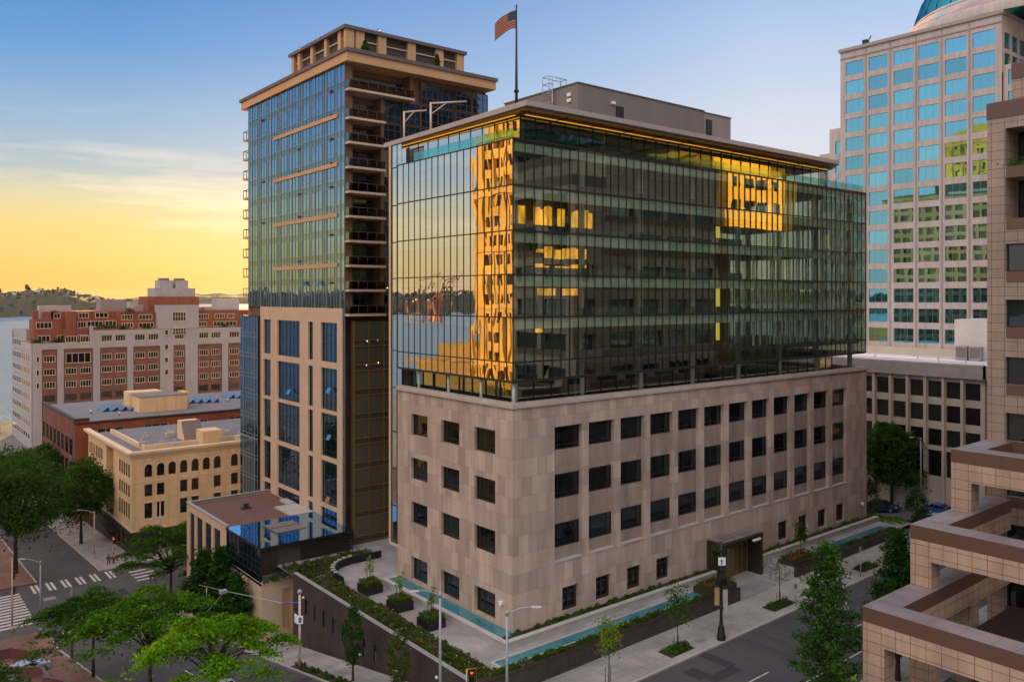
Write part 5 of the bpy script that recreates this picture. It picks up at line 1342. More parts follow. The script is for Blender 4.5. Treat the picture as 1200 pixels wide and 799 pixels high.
mb.box(36.6, WY - .5, 19.4, 50.4, WY + 4, 27.6)
ehs = [(245 + 4.4 * i, 247.6 + 4.4 * i, -15.6 + 4.2 * j, -13.3 + 4.2 * j) for i in range(8) for j in range(8)]
mb.facade((WX, 0), (0, 1), (-1, 0), WY - .35, 281, -19, 15.6, [h for h in ehs if h[3] < 15], .06)
mb.facade((WX + .4, 0), (0, 1), (-1, 0), 254, 281, 15.6, 19.5, [h for h in ehs if h[2] > 15], .06)
mb.box(73.2, WY, -19, 104, 280, 23); mb.quad((WX, 281, -19), (73, 281, -19), (73, 281, 19), (WX, 281, 19)); mb.quad((73, WY, -19), (73, 281, -19), (73, 281, 19), (73, WY, 19))  # box past the bays is unseen, added to keep sun off the low block
part('white_walls', mb, 'terra_white', T)
mb = MB(); bh = []
for (a, b) in by:
    for j in range(7):
        z = 9.5 - 4.22 * j
        for (p, q) in wnx(a, b, 1 if b - a < 5 else 2): bh.append((p, q, z, z + 2.1))
bh = [h for h in bh if not (7 < h[0] < 16 and h[2] > 9)]
bh.append((8.2, 15.6, 8.9, 12.2))
for (a, b) in by: mb.facade((0, WY), (1, 0), (0, -1), a, b, -19, 13.6, [h for h in bh if a < h[0] < b], .3)
part('brick_bays', mb, 'brick_dull', T); mb = MB(); mb.box(-.4, WY + 3, 15.6, 30, WY + 12, 23.2); mb.box(8, WY + 1.2, 15.6, 24.5, WY + 3, 19.9); mb.box(3, WY + 5, 23.2, 104, WY + 30, 25.6); mb.box(24.5, WY + 2.2, 19.4, 36.5, WY + 6, 25.2); mb.box(50.5, WY + 2.2, 19.4, 74, WY + 6, 25.2); mb.box(8.6, WY + 1.0, 15.6, 11.2, WY + 3, 25.8)
for (x, y, h) in ((-.2, 6, 26), (4.8, 5, 26), (2.5, 12, 25)): mb.box(x, WY + y, 23, x + 1.6, WY + y + 1.6, h)
mb.box(34.6, WY + 4, 25, 52, WY + 16, 30.6)
part('brick_walls', mb, 'red_brick', T)
def ww(w_, h_, n, tr=[.5]): return win_mesh('wf', w_, h_, [i / n for i in range(1, n)], tr, .15, 'far_glass', 'cream_trim', .08, False)
cand = []
for (a, b, z0, z1) in bh + up: cand.append((ww(b - a, z1 - z0, 4, []), (a, WY + .12, z0), '-y'))
for x, z, w_, n in ((.2, 20.2, 4.5, 4), (6.2, 15.9, 4, 4), (.6, 15.9, 3.6, 3), (12, 15.9, 3, 3), (12.2, 20.2, 2.6, 3), (15, 20.3, 4.8, 4), (20.5, 20.4, 3.6, 3), (5.2, 23.4, 2, 2), (12.5, 23.4, 3, 3), (17.5, 23.5, 4, 3)):
    cand.append((ww(w_, 2.1 if z < 23 else 1.8, n, []), (x, WY + (2.97 if 7.9 > x or z > 19 else 1.17), z), '-y'))
for x, z, w_ in ((25.5, 22.6, 3.6), (31, 22.6, 4.4), (25.6, 19.8, 3.6), (31, 19.8, 5), (51.2, 22.6, 3.6), (57, 22.6, 3.6), (61.5, 22.6, 2.6), (51.2, 19.8, 3), (56.5, 19.8, 4.), (61, 19.8, 4), (67, 19.8, 4)):
    cand.append((ww(w_, 1.8, 4, []), (x, WY + 2.15, z), '-y'))
for z in (22.0, 17.2):
    cand.append((ww(4.6, 3.2 if z > 20 else 2.4, 5, [.5]), (41.4, WY - .55 if z > 20 else WY - .6, z), '-y'))
for z in (17.2, 12.1, 7.6, 3.4): cand.append((ww(1.3, 1.9, 1, []), (38.8, WY - .42 if z < 14 else WY - .52, z), '-y'))
for j in range(6): cand.append((ww(.9, 1.9, 1, []), (-.3, WY - .42, 9.6 - 4.2 * j), '-y'))
for h in ehs: cand.append((ww(2.6, 2.3, 3, []), (WX + .05 if h[2] < 15 else WX + .45, h[1], h[2]), '-x'))
cand = [c for c in cand if not (c[1][2] < -3 and c[2] == '-y')]
rest = []
keep = 0
cand.sort(key=lambda c: (c[1][1] > 262) * 2 + (c[1][0] > 66) - c[1][2] * .001)
for c in cand:
    if keep < 99: put_window(T, c[0], c[1], c[2]); keep += 1
    else: rest.append(c)
mb = MB()
for c in rest:
    me = c[0][0]; x, y, z = c[1]
    a = FACE[c[2]]; w_ = max(v.co.x for v in me.vertices); h_ = max(v.co.z for v in me.vertices)
    P_ = lambda u, d, v: (x + u * math.cos(a) - d * math.sin(a), y + u * math.sin(a) + d * math.cos(a), z + v)
    mb.quad(P_(0, -.06, 0), P_(w_, -.06, 0), P_(w_, -.06, h_), P_(0, -.06, h_), 1)
    for i in range(3):
        u0 = w_ * (i + .14) / 3; u1 = w_ * (i + .86) / 3
        mb.quad(P_(u0, -.09, h_ * .1), P_(u1, -.09, h_ * .1), P_(u1, -.09, h_ * .9), P_(u0, -.09, h_ * .9), 0)
part('windows', mb, ['dark_glass', 'white_paint'], T, 'stuff')
mb = MB(); mb.box(37, WY + 5, 30.6, 51, WY + 14, 33.6); mb.box(39, WY + 6, 33.6, 43.4, WY + 12, 36.4); mb.box(44.5, WY + 6, 33.6, 48.8, WY + 12, 36.4); part('cooling_plant', mb, 'concrete', T)
for x in (41.2, 46.6):
    c = MB(); c.tube([(x, WY + 9, 36.4), (x, WY + 9, 37.2)], 1.9, 14); part('cooling_fan', c, 'mech_wall', T)
mb = MB(); mb.box(21.5, WY + 14, 25.6, 30, WY + 20, 29.6); part('lift_house', mb, 'mech_light', T)
c = MB(); c.box(62, WY + 14, 25.6, 70.5, WY + 20, 29.8); part('tank_house', c, 'steel', T)
for (x, y, w_, h) in ((2.2, 10, 9.5, 2), (31, 10, 7, 2.2), (52, 12, 4, 1), (56, 10, 3, 1.2), (33, 22, 3, 3.2)):
    c = MB(); c.box(x, WY + y, 25.6 if x > 3 else 23.2, x + w_, WY + y + 4, 25.6 + h); part('roof_unit', c, 'terra_white', T)
rngp = np.random.default_rng(9)
for k, (x, y, z) in enumerate(((10, .9, 15.6), (13.5, .9, 15.6), (.3, 1.5, 15.7), (6, 2, 15.7), (19.5, 1.6, 20), (22, 1.7, 20), (26, .6, 19.5), (33, .6, 19.5), (28, .8, 25.3), (60, .5, 19.5))):
    pts = rngp.normal(size=(120, 3)) * np.array([.9, .3, .45]) + np.array([x, WY + y, z + .5])
    o = obj('terrace_shrub', leaf_mesh('terrace_shrub', 'leaf_mid', pts - np.array([30, 255, -18]), .3, rngp), (30, 255, -18), T)

# ------------------------------------------------------------------ right-hand tower with the dome
T = thing('domed_tower', 'tall pale stone tower with square cyan windows and a glass dome, at the right', 'tower', (130, 15, 18))
TX = 115.
tc_ = [(27.66, 31.54), (22.69, 26.57), (17.55, 21.45), (12.7, 16.6), (7.75, 11.65), (2.85, 6.7)]
zr_ = [76.4 - 3.92 * k for k in range(15)]
mb = MB(); hh = [(a, b, z, z + 2.75) for a, b in tc_ for z in zr_]
mb.facade((TX, 0), (0, 1), (-1, 0), 1.76, 32.7, 18.5, 82.2, hh, .25)
mb.quad((TX, 32.7, 18.5), (146, 32.7, 18.5), (146, 32.7, 82.2), (TX, 32.7, 82.2)); mb.quad((146, 1.76, 18.5), (146, 32.7, 18.5), (146, 32.7, 82.2), (146, 1.76, 82.2))
wy = [(1.2 + 3.6 * i, 3.9 + 3.6 * i, z, z + 2.9) for i in range(7) for z in (75.6, 71.9)]
mb.facade((TX, 1.76), (1, 0), (0, -1), 0, 31, 71, 82.2, wy, .25); mb.quad((TX, 1.76, 82.2), (146, 1.76, 82.2), (146, 32.7, 82.2), (TX, 32.7, 82.2))
wz = [(-2.9 - 4.9 * i, .9 - 4.9 * i, z, z + 2.75) for i in range(4) for z in zr_[2:]]
mb.facade((TX + .5, 0), (0, 1), (-1, 0), -22, 1.76, 18.5, 72.3, wz, .25); mb.quad((TX + .5, -22, 72.3), (160, -22, 72.3), (160, 1.7, 72.3), (TX + .5, 1.7, 72.3)); mb.quad((TX + .5, -22, 18), (160, -22, 18), (160, -22, 72.3), (TX + .5, -22, 72.3))
part('walls', mb, 'tower_stone', T)
mb = MB()
for y0, y1, x_, z in ((32.7, 36.0, 116.5, 66.2), (36.0, 39.2, 118, 61.4)):
    mb.facade((x_, 0), (0, 1), (-1, 0), y0, y1, 18, z, [(y0 + .5, y0 + 2., q, q + 2.7) for q in zr_ if q + 3 < z], .2); mb.quad((x_, y0, z), (146, y0, z), (146, y1, z), (x_, y1, z)); mb.quad((x_, y1, 18), (146, y1, 18), (146, y1, z), (x_, y1, z))
part('stepped_wing', mb, 'tower_stone', T)
mb = MB(); mb.quad((118.3, 32.8, 18), (118.3, 38.9, 18), (118.3, 38.9, 61), (118.3, 32.8, 61)); mb.quad((116.72, 32.8, 18), (116.72, 35.9, 18), (116.72, 35.9, 66), (116.72, 32.8, 66)); part('wing_glass', mb, 'cyan_glass', T)
for a, b in tc_:
    for z in zr_: put_window(T, win_mesh('tw', b - a, 2.75, [.34, .68], [], .05, 'cyan_glass', 'pole_grey', .05, False), (TX + .2, b, z), '-x').rotation_euler = (random.uniform(-.004, .004), 0, -math.pi / 2 + random.uniform(-.006, .006))
mb = MB(); mb.quad((TX + .72, -21, 19), (TX + .72, 1.6, 19), (TX + .72, 1.6, 72), (TX + .72, -21, 72)); mb.quad((TX + .3, 1.98, 71), (145, 1.98, 71), (145, 1.98, 81), (TX + .3, 1.98, 81)); part('wing_glazing', mb, 'cyan_glass', T)
mb = MB(); mb.box(TX - .35, 1.4, 81.5, 146, 33, 82.15)
for a, b in tc_[:-1]: mb.box(TX - .12, a - .62, 20, TX - .003, a - .42, 81.5)
mb.box(TX - .14, 1.76, 80.0, TX - .002, 32.7, 80.25)
part('trim', mb, 'tower_trim', T)
mb = MB(); mb.box(TX - 1.2, 8, 18.4, TX - .02, 40, 20.6); part('base_wall', mb, 'beige_wall', T)
mb = MB(); prof = [(25.4, 82.16), (25.4, 83.3), (24.9, 84.2), (23.8, 85.4), (22.4, 86.6)]
mb.lathe((140, 5, 0), prof, 72); part('drum', mb, 'tower_stone', T)
def rain():
    m, nt, b = nodes('led_ring')
    g = N(nt, 'ShaderNodeNewGeometry'); f = noise(nt, pos(nt), .11, 1)
    cr = N(nt, 'ShaderNodeValToRGB'); L(nt, f, cr.inputs[0]); e = cr.color_ramp.elements
    e[0].position = .32; e[0].color = (.24, .20, .36, 1); e[1].position = .7; e[1].color = (.24, .40, .38, 1)
    for p, c in ((.45, (.38, .25, .30, 1)), (.56, (.55, .35, .3, 1))): q = e.new(p); q.color = c
    L(nt, cr.outputs[0], b.inputs['Base Color']); L(nt, cr.outputs[0], b.inputs['Emission Color']); b.inputs['Emission Strength'].default_value = .05
rain()
mb = MB(); mb.lathe((140, 5, 0), [(24.88, 84.3), (23.85, 85.35), (23.78, 85.45)], 72); mb.lathe((140, 5, 0), [(22.5, 86.65), (21.9, 87.4)], 72)
part('lit_ring', mb, 'led_ring', T)
mb = MB(); mb.lathe((140, 5, 0), [(22.0, 87.2), (21.5, 89), (20.4, 92), (18.2, 96), (15, 99.6), (10, 102.6), (4, 104), (.01, 104.2)], 48); part('dome', mb, 'dome_glass', T)
mb = MB()
for k in range(36):
    a = k * math.pi / 18; pts = [(140 + r_ * math.cos(a), 5 + r_ * math.sin(a), z) for r_, z in ((22.02, 87.2), (21.55, 89), (20.45, 92), (18.25, 96), (15.05, 99.6))]
    mb.tube(pts, .07, 4)
part('dome_ribs', mb, 'dome_glass', T)
c = MB(); c.box(115.4, 27.2, 82.16, 116.4, 28.2, 83.2); c.tube([(115.8, 27.4, 82.2), (115.2, 26.2, 83.6)], .12, 6); part('roof_davit', c, 'dark_frame', T)

# ------------------------------------------------------------------ pale precast block across the cross street
T = thing('precast_block', 'low pale precast office block with a white flat roof across the cross street', 'office building', (98, 10, -2))
QX = 84.; cw = [(-6.7 + 2.74 * k, -4.54 + 2.74 * k) for k in range(16)]
zq = [(14.95, 17.5), (11.25, 13.85), (7.5, 10.1), (2.8, 6.8)]
mb = MB(); mb.facade((QX, 0), (0, 1), (-1, 0), -7.3, 40, -9, 20.1, [(a, b, z0, z1) for a, b in cw for z0, z1 in zq], .4)
mb.facade((QX, -7.3), (1, 0), (0, -1), 0, 60, -5, 20.1, [(1 + 2.74 * i, 3.2 + 2.74 * i, z0, z1) for i in range(20) for z0, z1 in zq], .4); mb.quad((QX, 40, -9), (140, 40, -9), (140, 40, 20), (QX, 40, 20))
part('walls', mb, 'precast', T)
for a, b in cw[:9]:
    for z0, z1 in zq: put_window(T, win_mesh('pc', b - a, z1 - z0, [.62], [.75] if z1 - z0 < 3 else [.5], .06, 'dark_glass', 'dark_frame', .06, False), (QX + .35, b, z0), '-x')
mb = MB(); mb.quad((QX + .36, 17, -2), (QX + .36, 38, -2), (QX + .36, 38, 18), (QX + .36, 17, 18)); mb.quad((QX + .5, -6.95, -2), (140, -6.95, -2), (140, -6.95, 18), (QX + .5, -6.95, 18)); part('hidden_glazing', mb, 'dark_glass', T)
for k, (a, b) in enumerate(cw[:10]):
    c = MB(); c.box(QX - .45, b + .08, -5, QX - .003, b + .50, 18.2); part('fin', c, 'precast', T)
mb = MB(); mb.box(QX - .7, -7.7, 18.2, QX - .003, 40, 20.25); mb.box(QX - .7, -7.9, 18.25, 140, -7.3, 20.3); part('fascia', mb, 'concrete', T)
mb = MB(); mb.quad((QX, -7.3, 20.11), (QX, 40, 20.11), (140, 40, 18.4), (140, -7.3, 18.4)); part('roof', mb, 'white_roof', T)
mb = MB(); mb.box(QX - .2, -7.2, 20.12, QX + .3, 40, 20.42); mb.box(93.0, -7, 19.85, 93.2, 40, 20.05); part('roof_edge', mb, 'white_roof', T)
mb = MB(); mb.box(103, -7.0, 19, 113.5, 4.9, 26.6); part('roof_house', mb, 'white_wall', T)
for y in (.2, 2.4):
    c = MB(); c.box(101.8, y, 19.6, 102.9, y + 1.9, 22.0); part('air_conditioner', c, 'pole_grey', T)
    g_ = MB(); g_.box(101.74, y + .15, 20.1, 101.795, y + 1.75, 21.8); part('grille', g_, 'mech_wall', T)
c = MB(); c.box(102.9, -2.2, 19.5, 102.995, -1.1, 22.3); part('roof_door', c, 'mech_light', T)
for (x, y) in ((90, 2), (88, -3), (96, 8), (100, 6.4), (89, 12)):
    c = MB(); c.tube([(x, y, 19.6), (x, y, 20.6), (x + .4, y, 20.7)], .08, 6); part('roof_vent', c, 'pole_grey', T)

# ------------------------------------------------------------------ granite terraced office on the near side of the avenue
T = thing('terraced_office', 'tan tiled office with brown granite bands and open stepped terraces in the right foreground', 'office building', (40, -45, -2))
YF = -27.; CWD = 1.58
lv = [(11.1, 7.85), (18.5, 12.55), (25.8, 17.62)]
tile = MB(); gran = MB()
def beam(x0, y0, x1, y1, z, par=T):
    tile.box(x0, y0, z - 2.62, x1, y1, z - 1.08)
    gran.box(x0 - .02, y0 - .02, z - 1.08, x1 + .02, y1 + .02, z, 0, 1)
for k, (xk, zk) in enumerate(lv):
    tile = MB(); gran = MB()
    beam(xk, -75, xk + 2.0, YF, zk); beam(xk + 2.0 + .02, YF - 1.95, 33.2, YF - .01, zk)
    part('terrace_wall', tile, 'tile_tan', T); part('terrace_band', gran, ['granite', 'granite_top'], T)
    for y in (YF, YF - 12.5, YF - 25):
        c = MB(); c.box(xk, y - CWD, -2.2, xk + CWD, y - .003, zk - 2.62); part('column', c, 'tile_tan', T)
mb = MB(); mb.box(20.6, -75, 3.0, 33.1, YF - 2.1, 3.3); part('terrace_floor', mb, 'granite_dark', T)
XT = 33.2; ZTW = 47.85
zw = [(32.7, 35.15), (27.75, 30.22), (22.72, 25.15), (17.75, 20.2), (12.85, 15.3), (7.9, 10.4), (3.0, 5.4)]
yw = [(-33.6, -28.5), (-40.2, -35.1), (-46.8, -41.7), (-53.4, -48.3), (-60, -54.9)]
xw = [(34.8, 37.6)]
mb = MB(); hl = [(a, b, z0, z1) for a, b in yw for z0, z1 in zw] + [(a, b, 37.4, 41.0) for a, b in yw] + [(a, b, 42.0, 45.4) for a, b in yw]
mb.facade((XT, 0), (0, 1), (-1, 0), -75, YF, -2, 46.4, [h + ((.5,) if h[2] < 37 else (3.0,)) for h in hl], .5)
mb.facade((XT, YF), (1, 0), (0, 1), 0, 5.8, -2, 46.4, [(1.6, 4.4, z0, z1) for z0, z1 in zw], .4)
part('tower_wall', mb, 'tile_tan_shaded', T)
for a, b in yw[:3]:
    for z0, z1 in zw: put_window(T, win_mesh('tr', b - a, z1 - z0, [.28, .52, .76], [], .1, 'dark_glass', 'dark_frame'), (XT + .45, b, z0), '-x')
mb = MB()
for z0, z1 in zw: mb.box(XT - .03, -75, z0 - .95, XT + .3, YF - CWD, z0 - .003)
for z0 in (37.4, 42.0): mb.box(XT - .03, -75, z0 - 1.0, XT + .3, YF - CWD, z0 - .003)
mb.box(XT - .05, -75, 46.4, XT + 5.7, YF + .05, ZTW); part('tower_bands', mb, 'granite', T)
mb = MB(); mb.box(XT + 3.1, -75, 36, XT + 3.3, YF - .3, 46.3); mb.quad((XT + .6, -75, 0), (XT + .6, -46.9, 0), (XT + .6, -46.9, 36), (XT + .6, -75, 36)); mb.quad((XT + 1.4, YF - .42, 0), (XT + 4.6, YF - .42, 0), (XT + 4.6, YF - .42, 36), (XT + 1.4, YF - .42, 36)); part('tower_glazing', mb, 'dark_glass', T)
mb = MB(); xr = [(40.4 + 6.4 * i, 45.4 + 6.4 * i) for i in range(4)]; zh = [(3.0 + 4.93 * k, 5.5 + 4.93 * k) for k in range(9)]
mb.facade((0, YF), (1, 0), (0, 1), 38.9, 66, -2, 51, [(a, b, z0, z1) for a, b in xr for z0, z1 in zh], .5)
mb.facade((38.9, 0), (0, 1), (-1, 0), -75, YF, 46.4, 51, [], .5); mb.quad((66, -75, -2), (66, YF, -2), (66, YF, 51), (66, -75, 51))
part('upper_block', mb, 'tile_tan_shaded', T)
mb = MB(); mb.box(38.85, -75, 51, 66.05, YF + .05, 52.5)
for z0, z1 in zh: mb.box(38.9, YF + .003, z0 - .95, 66, YF + .06, z0 - .01)
part('upper_bands', mb, 'granite', T)
mb = MB(); mb.quad((38.9, YF - .45, 0), (65.9, YF - .45, 0), (65.9, YF - .45, 50), (38.9, YF - .45, 50)); part('upper_glazing', mb, 'dark_glass', T)
rng_ = np.random.default_rng(4)
pts = rng_.normal(size=(260, 3)) * np.array([.5, 1.6, .35]) + np.array([XT + .8, -30.5, 42.2])
o = obj('loggia_shrub', leaf_mesh('loggia_shrub', 'leaf_dark', pts - np.array([40, -45, -2]), .2, rng_), (40, -45, -2), T)

# ------------------------------------------------------------------ city seen only mirrored in the glass, plus unseen blocks added to stop sun
def block(name, label, x0, y0, x1, y1, z0, z1, faces, mat, pw, ph, ww_, wh, glass='dark_glass', band=None):
    T = thing(name, label, 'building', ((x0 + x1) / 2, (y0 + y1) / 2, z0))
    mb = MB(); gl = MB()
    def H(a, b): return [(a + 1.2 + pw * i, a + 1.2 + pw * i + ww_, z0 + 3 + ph * j, z0 + 3 + ph * j + wh) for i in range(int((b - a - 2) / pw)) for j in range(int((z1 - z0 - 4) / ph))]
    for f in '-x', '+x', '-y', '+y':
        ax = f[1]; s_ = 1 if f[0] == '+' else -1
        h = H(y0, y1) if ax == 'x' else H(x0, x1)
        if f not in faces: h = []
        if ax == 'x':
            X_ = x1 if s_ > 0 else x0; mb.facade((X_, 0), (0, 1), (s_, 0), y0, y1, z0, z1, h, .4)
            if h: q = X_ - s_ * .35; gl.quad((q, y0 + .2, z0), (q, y1 - .2, z0), (q, y1 - .2, z1 - .2), (q, y0 + .2, z1 - .2))
        else:
            Y_ = y1 if s_ > 0 else y0; mb.facade((0, Y_), (1, 0), (0, s_), x0, x1, z0, z1, h, .4)
            if h: q = Y_ - s_ * .35; gl.quad((x0 + .2, q, z0), (x1 - .2, q, z0), (x1 - .2, q, z1 - .2), (x0 + .2, q, z1 - .2))
    mb.quad((x0, y0, z1), (x1, y0, z1), (x1, y1, z1), (x0, y1, z1)); mb.box(x0 + 4, y0 + 4, z1, x1 - 4, y1 - 4, z1 + 4) if name not in ('golden_office', 'avenue_block') else None
    part('walls', mb, mat, T)
    if gl.v: part('glazing', gl, glass, T)
    mb = MB(); mb.box(x0 - .4, y0 - .4, z1 - 1.2, x1 + .4, y1 + .4, z1 - .1); part('cornice', mb, mat, T)
    return T
block('stone_tower', 'sunlit golden stone tower mirrored at the glass corner of the office block', -98, 44, -60, 86.8, -15, 92, ('+x', '-y'), 'gold_stone_and_sunlight', 3.6, 4.1, 1.3, 2.2, 'brown_panel')
tw_ = bpy.data.objects['stone_tower']; mb = MB()
for i in range(13): mb.box(-60.0 + .003, 44.3 + 3.6 * i - .3, -15, -59.75, 44.3 + 3.6 * i + .3, 90)
part('piers', mb, 'gold_stone_and_sunlight', tw_)
mb = MB()
for z in range(-8, 92, 12): mb.box(-59.99, 43.9, z, -59.5, 86.9, z + .9)
part('floor_bands', mb, 'gold_stone_and_sunlight', tw_)
block('dark_office', 'dark ribbon windowed tower mirrored along the avenue side of the glass box', 64, -128, 112, -86, -3, 135, ('-x', '+y'), 'louver', 5.2, 4.0, 4.4, 2.0)
block('golden_office', 'golden lit top of an office mirrored high in the avenue side of the glass box', 70.5, -58, 92, -28.6, 42.6, 57, ('+y', '-x'), 'gold_stone_and_sunlight', 4.0, 4.0, 2.4, 1.8)
block('avenue_block', 'dark office block below the golden one, mirrored in the avenue glass', 70, -60, 102, -28, -3, 42.5, ('+y',), 'dark_glass', 4.4, 4.0, 3.6, 2.0)
block('sun_blocker_west', 'unseen block added to keep low sun off the apartment tower side', 45, 108, 86, 150, -14, 36, ('-x', '-y'), 'tower_stone', 5, 4, 3, 2)  # hidden from view, added to shade the apartment tower's lower far side
block('east_office', 'dark office block mirrored in the far right end of the glass box', 98, -112, 150, -42, -3, 66, ('-x', '+y'), 'granite', 5.2, 4.0, 4.4, 2.0)
block('low_warehouse', 'low warehouse by the shore mirrored in the lower left glass', -118, 104, -72, 131, -19, 14, ('+x', '-y'), 'ochre_wall', 5, 5, 3, 2.4)
block('sun_blocker_north', 'unseen block added behind the glass box to keep sun off the avenue', 74, 74, 112, 128, -14, 61, ('-x',), 'tower_stone', 5, 4, 3, 2)  # hidden from view, added to shade the avenue and the offices across it
for k, (x, y) in enumerate(((-820, 1290), (-900, 1330), (-990, 1480))):
    t = thing('harbour_crane', ('nearest', 'middle', 'farthest')[k] + ' of three red harbour cranes far off along the shore, mirrored in the glass', 'crane', (x, y, -20), 'harbour cranes')
    c = MB()
    for dx, dy in ((0, 0), (14, 0), (0, 18), (14, 18)): c.box(x + dx, y + dy, -20, x + dx + 2, y + dy + 2, 24)
    c.box(x, y, 22, x + 16, y + 20, 26); part('frame', c, 'crane_red', t) if 'crane_red' in MATS else None
    c = MB(); c.tube([(x + 8, y + 10, 26), (x - 22, y - 18, 78)], 1.4, 6); c.tube([(x + 8, y + 10, 26), (x + 8, y + 10, 58), (x - 22, y - 18, 78)], .7, 5); part('boom', c, 'crane_red', t)
for k, (x, y, w_, d_, z, m, lab) in enumerate(((-16, 306, 14, 30, -15.5, 'cream_wall', 'cream waterfront shed at the left edge by the bay'), (-19, 345, 12, 40, -16.5, 'crane_red', 'red roofed pier shed over the water at the left edge'), (-13, 282, 8, 9, -14.5, 'shop_dark', 'small dark kiosk before the waterfront shed'))):
    t = thing('pier_shed', lab, 'shed', (x, y, -21), 'sheds along the piers')
    c = MB(); c.box(x, y, -22, x + w_, y + d_, z); part('walls', c, m, t)
    c = MB(); q = [(x - .5, z), (x + w_ + .5, z), (x + w_ / 2, z + 2.6)]
    c.quad((q[0][0], y - .5, z), (q[2][0], y - .5, z + 2.6), (q[2][0], y + d_ + .5, z + 2.6), (q[0][0], y + d_ + .5, z)); c.quad((q[1][0], y - .5, z), (q[2][0], y - .5, z + 2.6), (q[2][0], y + d_ + .5, z + 2.6), (q[1][0], y + d_ + .5, z)); c.tri((x, y, z), (x + w_, y, z), (x + w_ / 2, y, z + 2.5))
    part('roof', c, ('roof_grey', 'crane_red', 'pool_water')[k], t)
    for i in range(5):
        c = MB(); c.box(x + .8 + i * w_ / 5, y - .12, z - 2.6, x + .8 + i * w_ / 5 + w_ / 9, y - .01, z - 1); part('window', c, 'lamp_warm' if k < 2 else 'dark_glass', t)

# ------------------------------------------------------------------ street furniture
def street_lamp(x, y, h, az, reach, label, mat='pole_grey', z=None, droop=.35, group='cobra head street lamps', zb=None):
    z = gz(x, y) if zb is None else zb
    t = thing('street_lamp', label, 'street lamp', (x, y, z), group)
    c = MB(); c.tube([(x, y, z), (x, y, z + h)], [.13, .085], 10); c.tube([(x, y, z), (x, y, z + .5)], .2, 10); part('pole', c, mat, t)
    c = MB(); c.tube([(x, y, z + h - .3), (x, y, z + h + .1)], .13, 8); part('collar', c, mat, t)
    dx, dy = math.cos(az), math.sin(az); P = [(x, y, z + h - .2)]
    for k in range(1, 6):
        f = k / 5; P.append((x + dx * reach * f, y + dy * reach * f, z + h - .2 + .75 * math.sin(f * 1.9) * droop * 2))
    c = MB(); c.tube(P, .045, 7); part('arm', c, mat, t)
    e = P[-1]; c = MB()
    for i in range(5):
        pass
    u = Vector((dx, dy, 0)); n_ = Vector((-dy, dx, 0)); b0 = Vector(e)
    ring = [(-.1, .06), (.1, .12), (.36, .15), (.6, .12), (.7, .03)]
    for i in range(len(ring) - 1):
        a_, ra = ring[i]; b_, rb = ring[i + 1]
        for s_ in (-1, 1):
            c.quad(tuple(b0 + u * a_ + n_ * ra * s_), tuple(b0 + u * b_ + n_ * rb * s_), tuple(b0 + u * b_ + Vector((0, 0, .13))), tuple(b0 + u * a_ + Vector((0, 0, .13))))
            c.quad(tuple(b0 + u * a_ + n_ * ra * s_), tuple(b0 + u * b_ + n_ * rb * s_), tuple(b0 + u * b_ + Vector((0, 0, -.09))), tuple(b0 + u * a_ + Vector((0, 0, -.09))))
    part('lamp_head', c, 'coping', t)
    return t
right = math.atan2(-.629, .777); left = right + math.pi
street_lamp(-8.6, -9.9, 9.1, right, 1.9, 'grey street lamp before the near corner of the stone building, arm to the right')
street_lamp(-12.0, -6.1, 10.2, left + .25, 1.7, 'tall grey street lamp above the dark wall, arm to the left')
street_lamp(-14.8, 92.5, 7.6, left, 2.1, 'tan street lamp at the cream building corner by the crossing', 'tan_frame')
street_lamp(-27.4, 63.0, 9.0, left, 2.0, 'grey street lamp by the left crossing with a long left arm', 'pole_grey')
street_lamp(80.9, .6, 10.2, left + .5, 1.9, 'grey street lamp on the cross street before the precast block')
# pole with parking sign and span wire
t = thing('utility_pole', 'wooden grey pole with a small white and blue sign at the dark wall', 'pole', (-12.6, 17.3, gz(-12.6, 17.3)))
z = gz(-12.6, 17.3); c = MB(); c.tube([(-12.6, 17.3, z), (-12.6, 17.3, z + 7.2)], [.15, .11], 9); part('pole', c, 'davit_paint', t)
c = MB(); c.ball((-12.6, 17.3, z + 7.35), .26, 10); part('globe', c, 'pole_grey', t)
c = MB(); c.box(-12.95, 17.1, z + 4.35, -12.9, 17.75, z + 5.2); c.quad((-12.96, 17.12, z + 4.37), (-12.5, 16.8, z + 4.37), (-12.5, 16.8, z + 5.18), (-12.96, 17.12, z + 5.18)); part('sign_panel', c, 'white_paint', t)
plain('sign_blue', (.03, .15, .4), .5, var=.05)
c = MB(); c.poly([(-12.83, 17.01, z + 4.5), (-12.62, 16.86, z + 4.5), (-12.62, 16.86, z + 4.85), (-12.56, 16.82, z + 4.85), (-12.725, 16.935, z + 5.08), (-12.89, 17.05, z + 4.85), (-12.83, 17.01, z + 4.85)]); part('sign_arrow', c, 'sign_blue', t)
c = MB(); c.box(-12.75, 17.1, z + .9, -12.45, 17.12, z + 1.6); part('notice', c, 'coping', t)
c = MB(); c.tube([(-12.6, 17.3, z + 6.3), (-14.0, 18.2, z + 6.35)], .06, 6); part('arm', c, 'sign_blue', t)
zq_ = z + 6.35
c = MB(); c.tube([(-14, 18.2, zq_), (-15.2, 30.5, zq_ - 2.0), (-15.8, 37, zq_ - 3.0)], .035, 5); c.tube([(-15.2, 30.5, zq_ - 2.0), (-18.5, 25, zq_ - 1.4), (-26, 14, zq_)], .03, 5); c.tube([(-15.6, 35, zq_ - 2.7), (-15.6, 35, zq_ - 4.4)], .05, 5); c.box(-15.75, 30.2, zq_ - 2.2, -15.0, 30.7, zq_ - 1.85)
single('span_wire', c, 'steel', 'thin grey span wires strung from the sign pole into the trees', 'wire', (-14, 18.2, zq_))
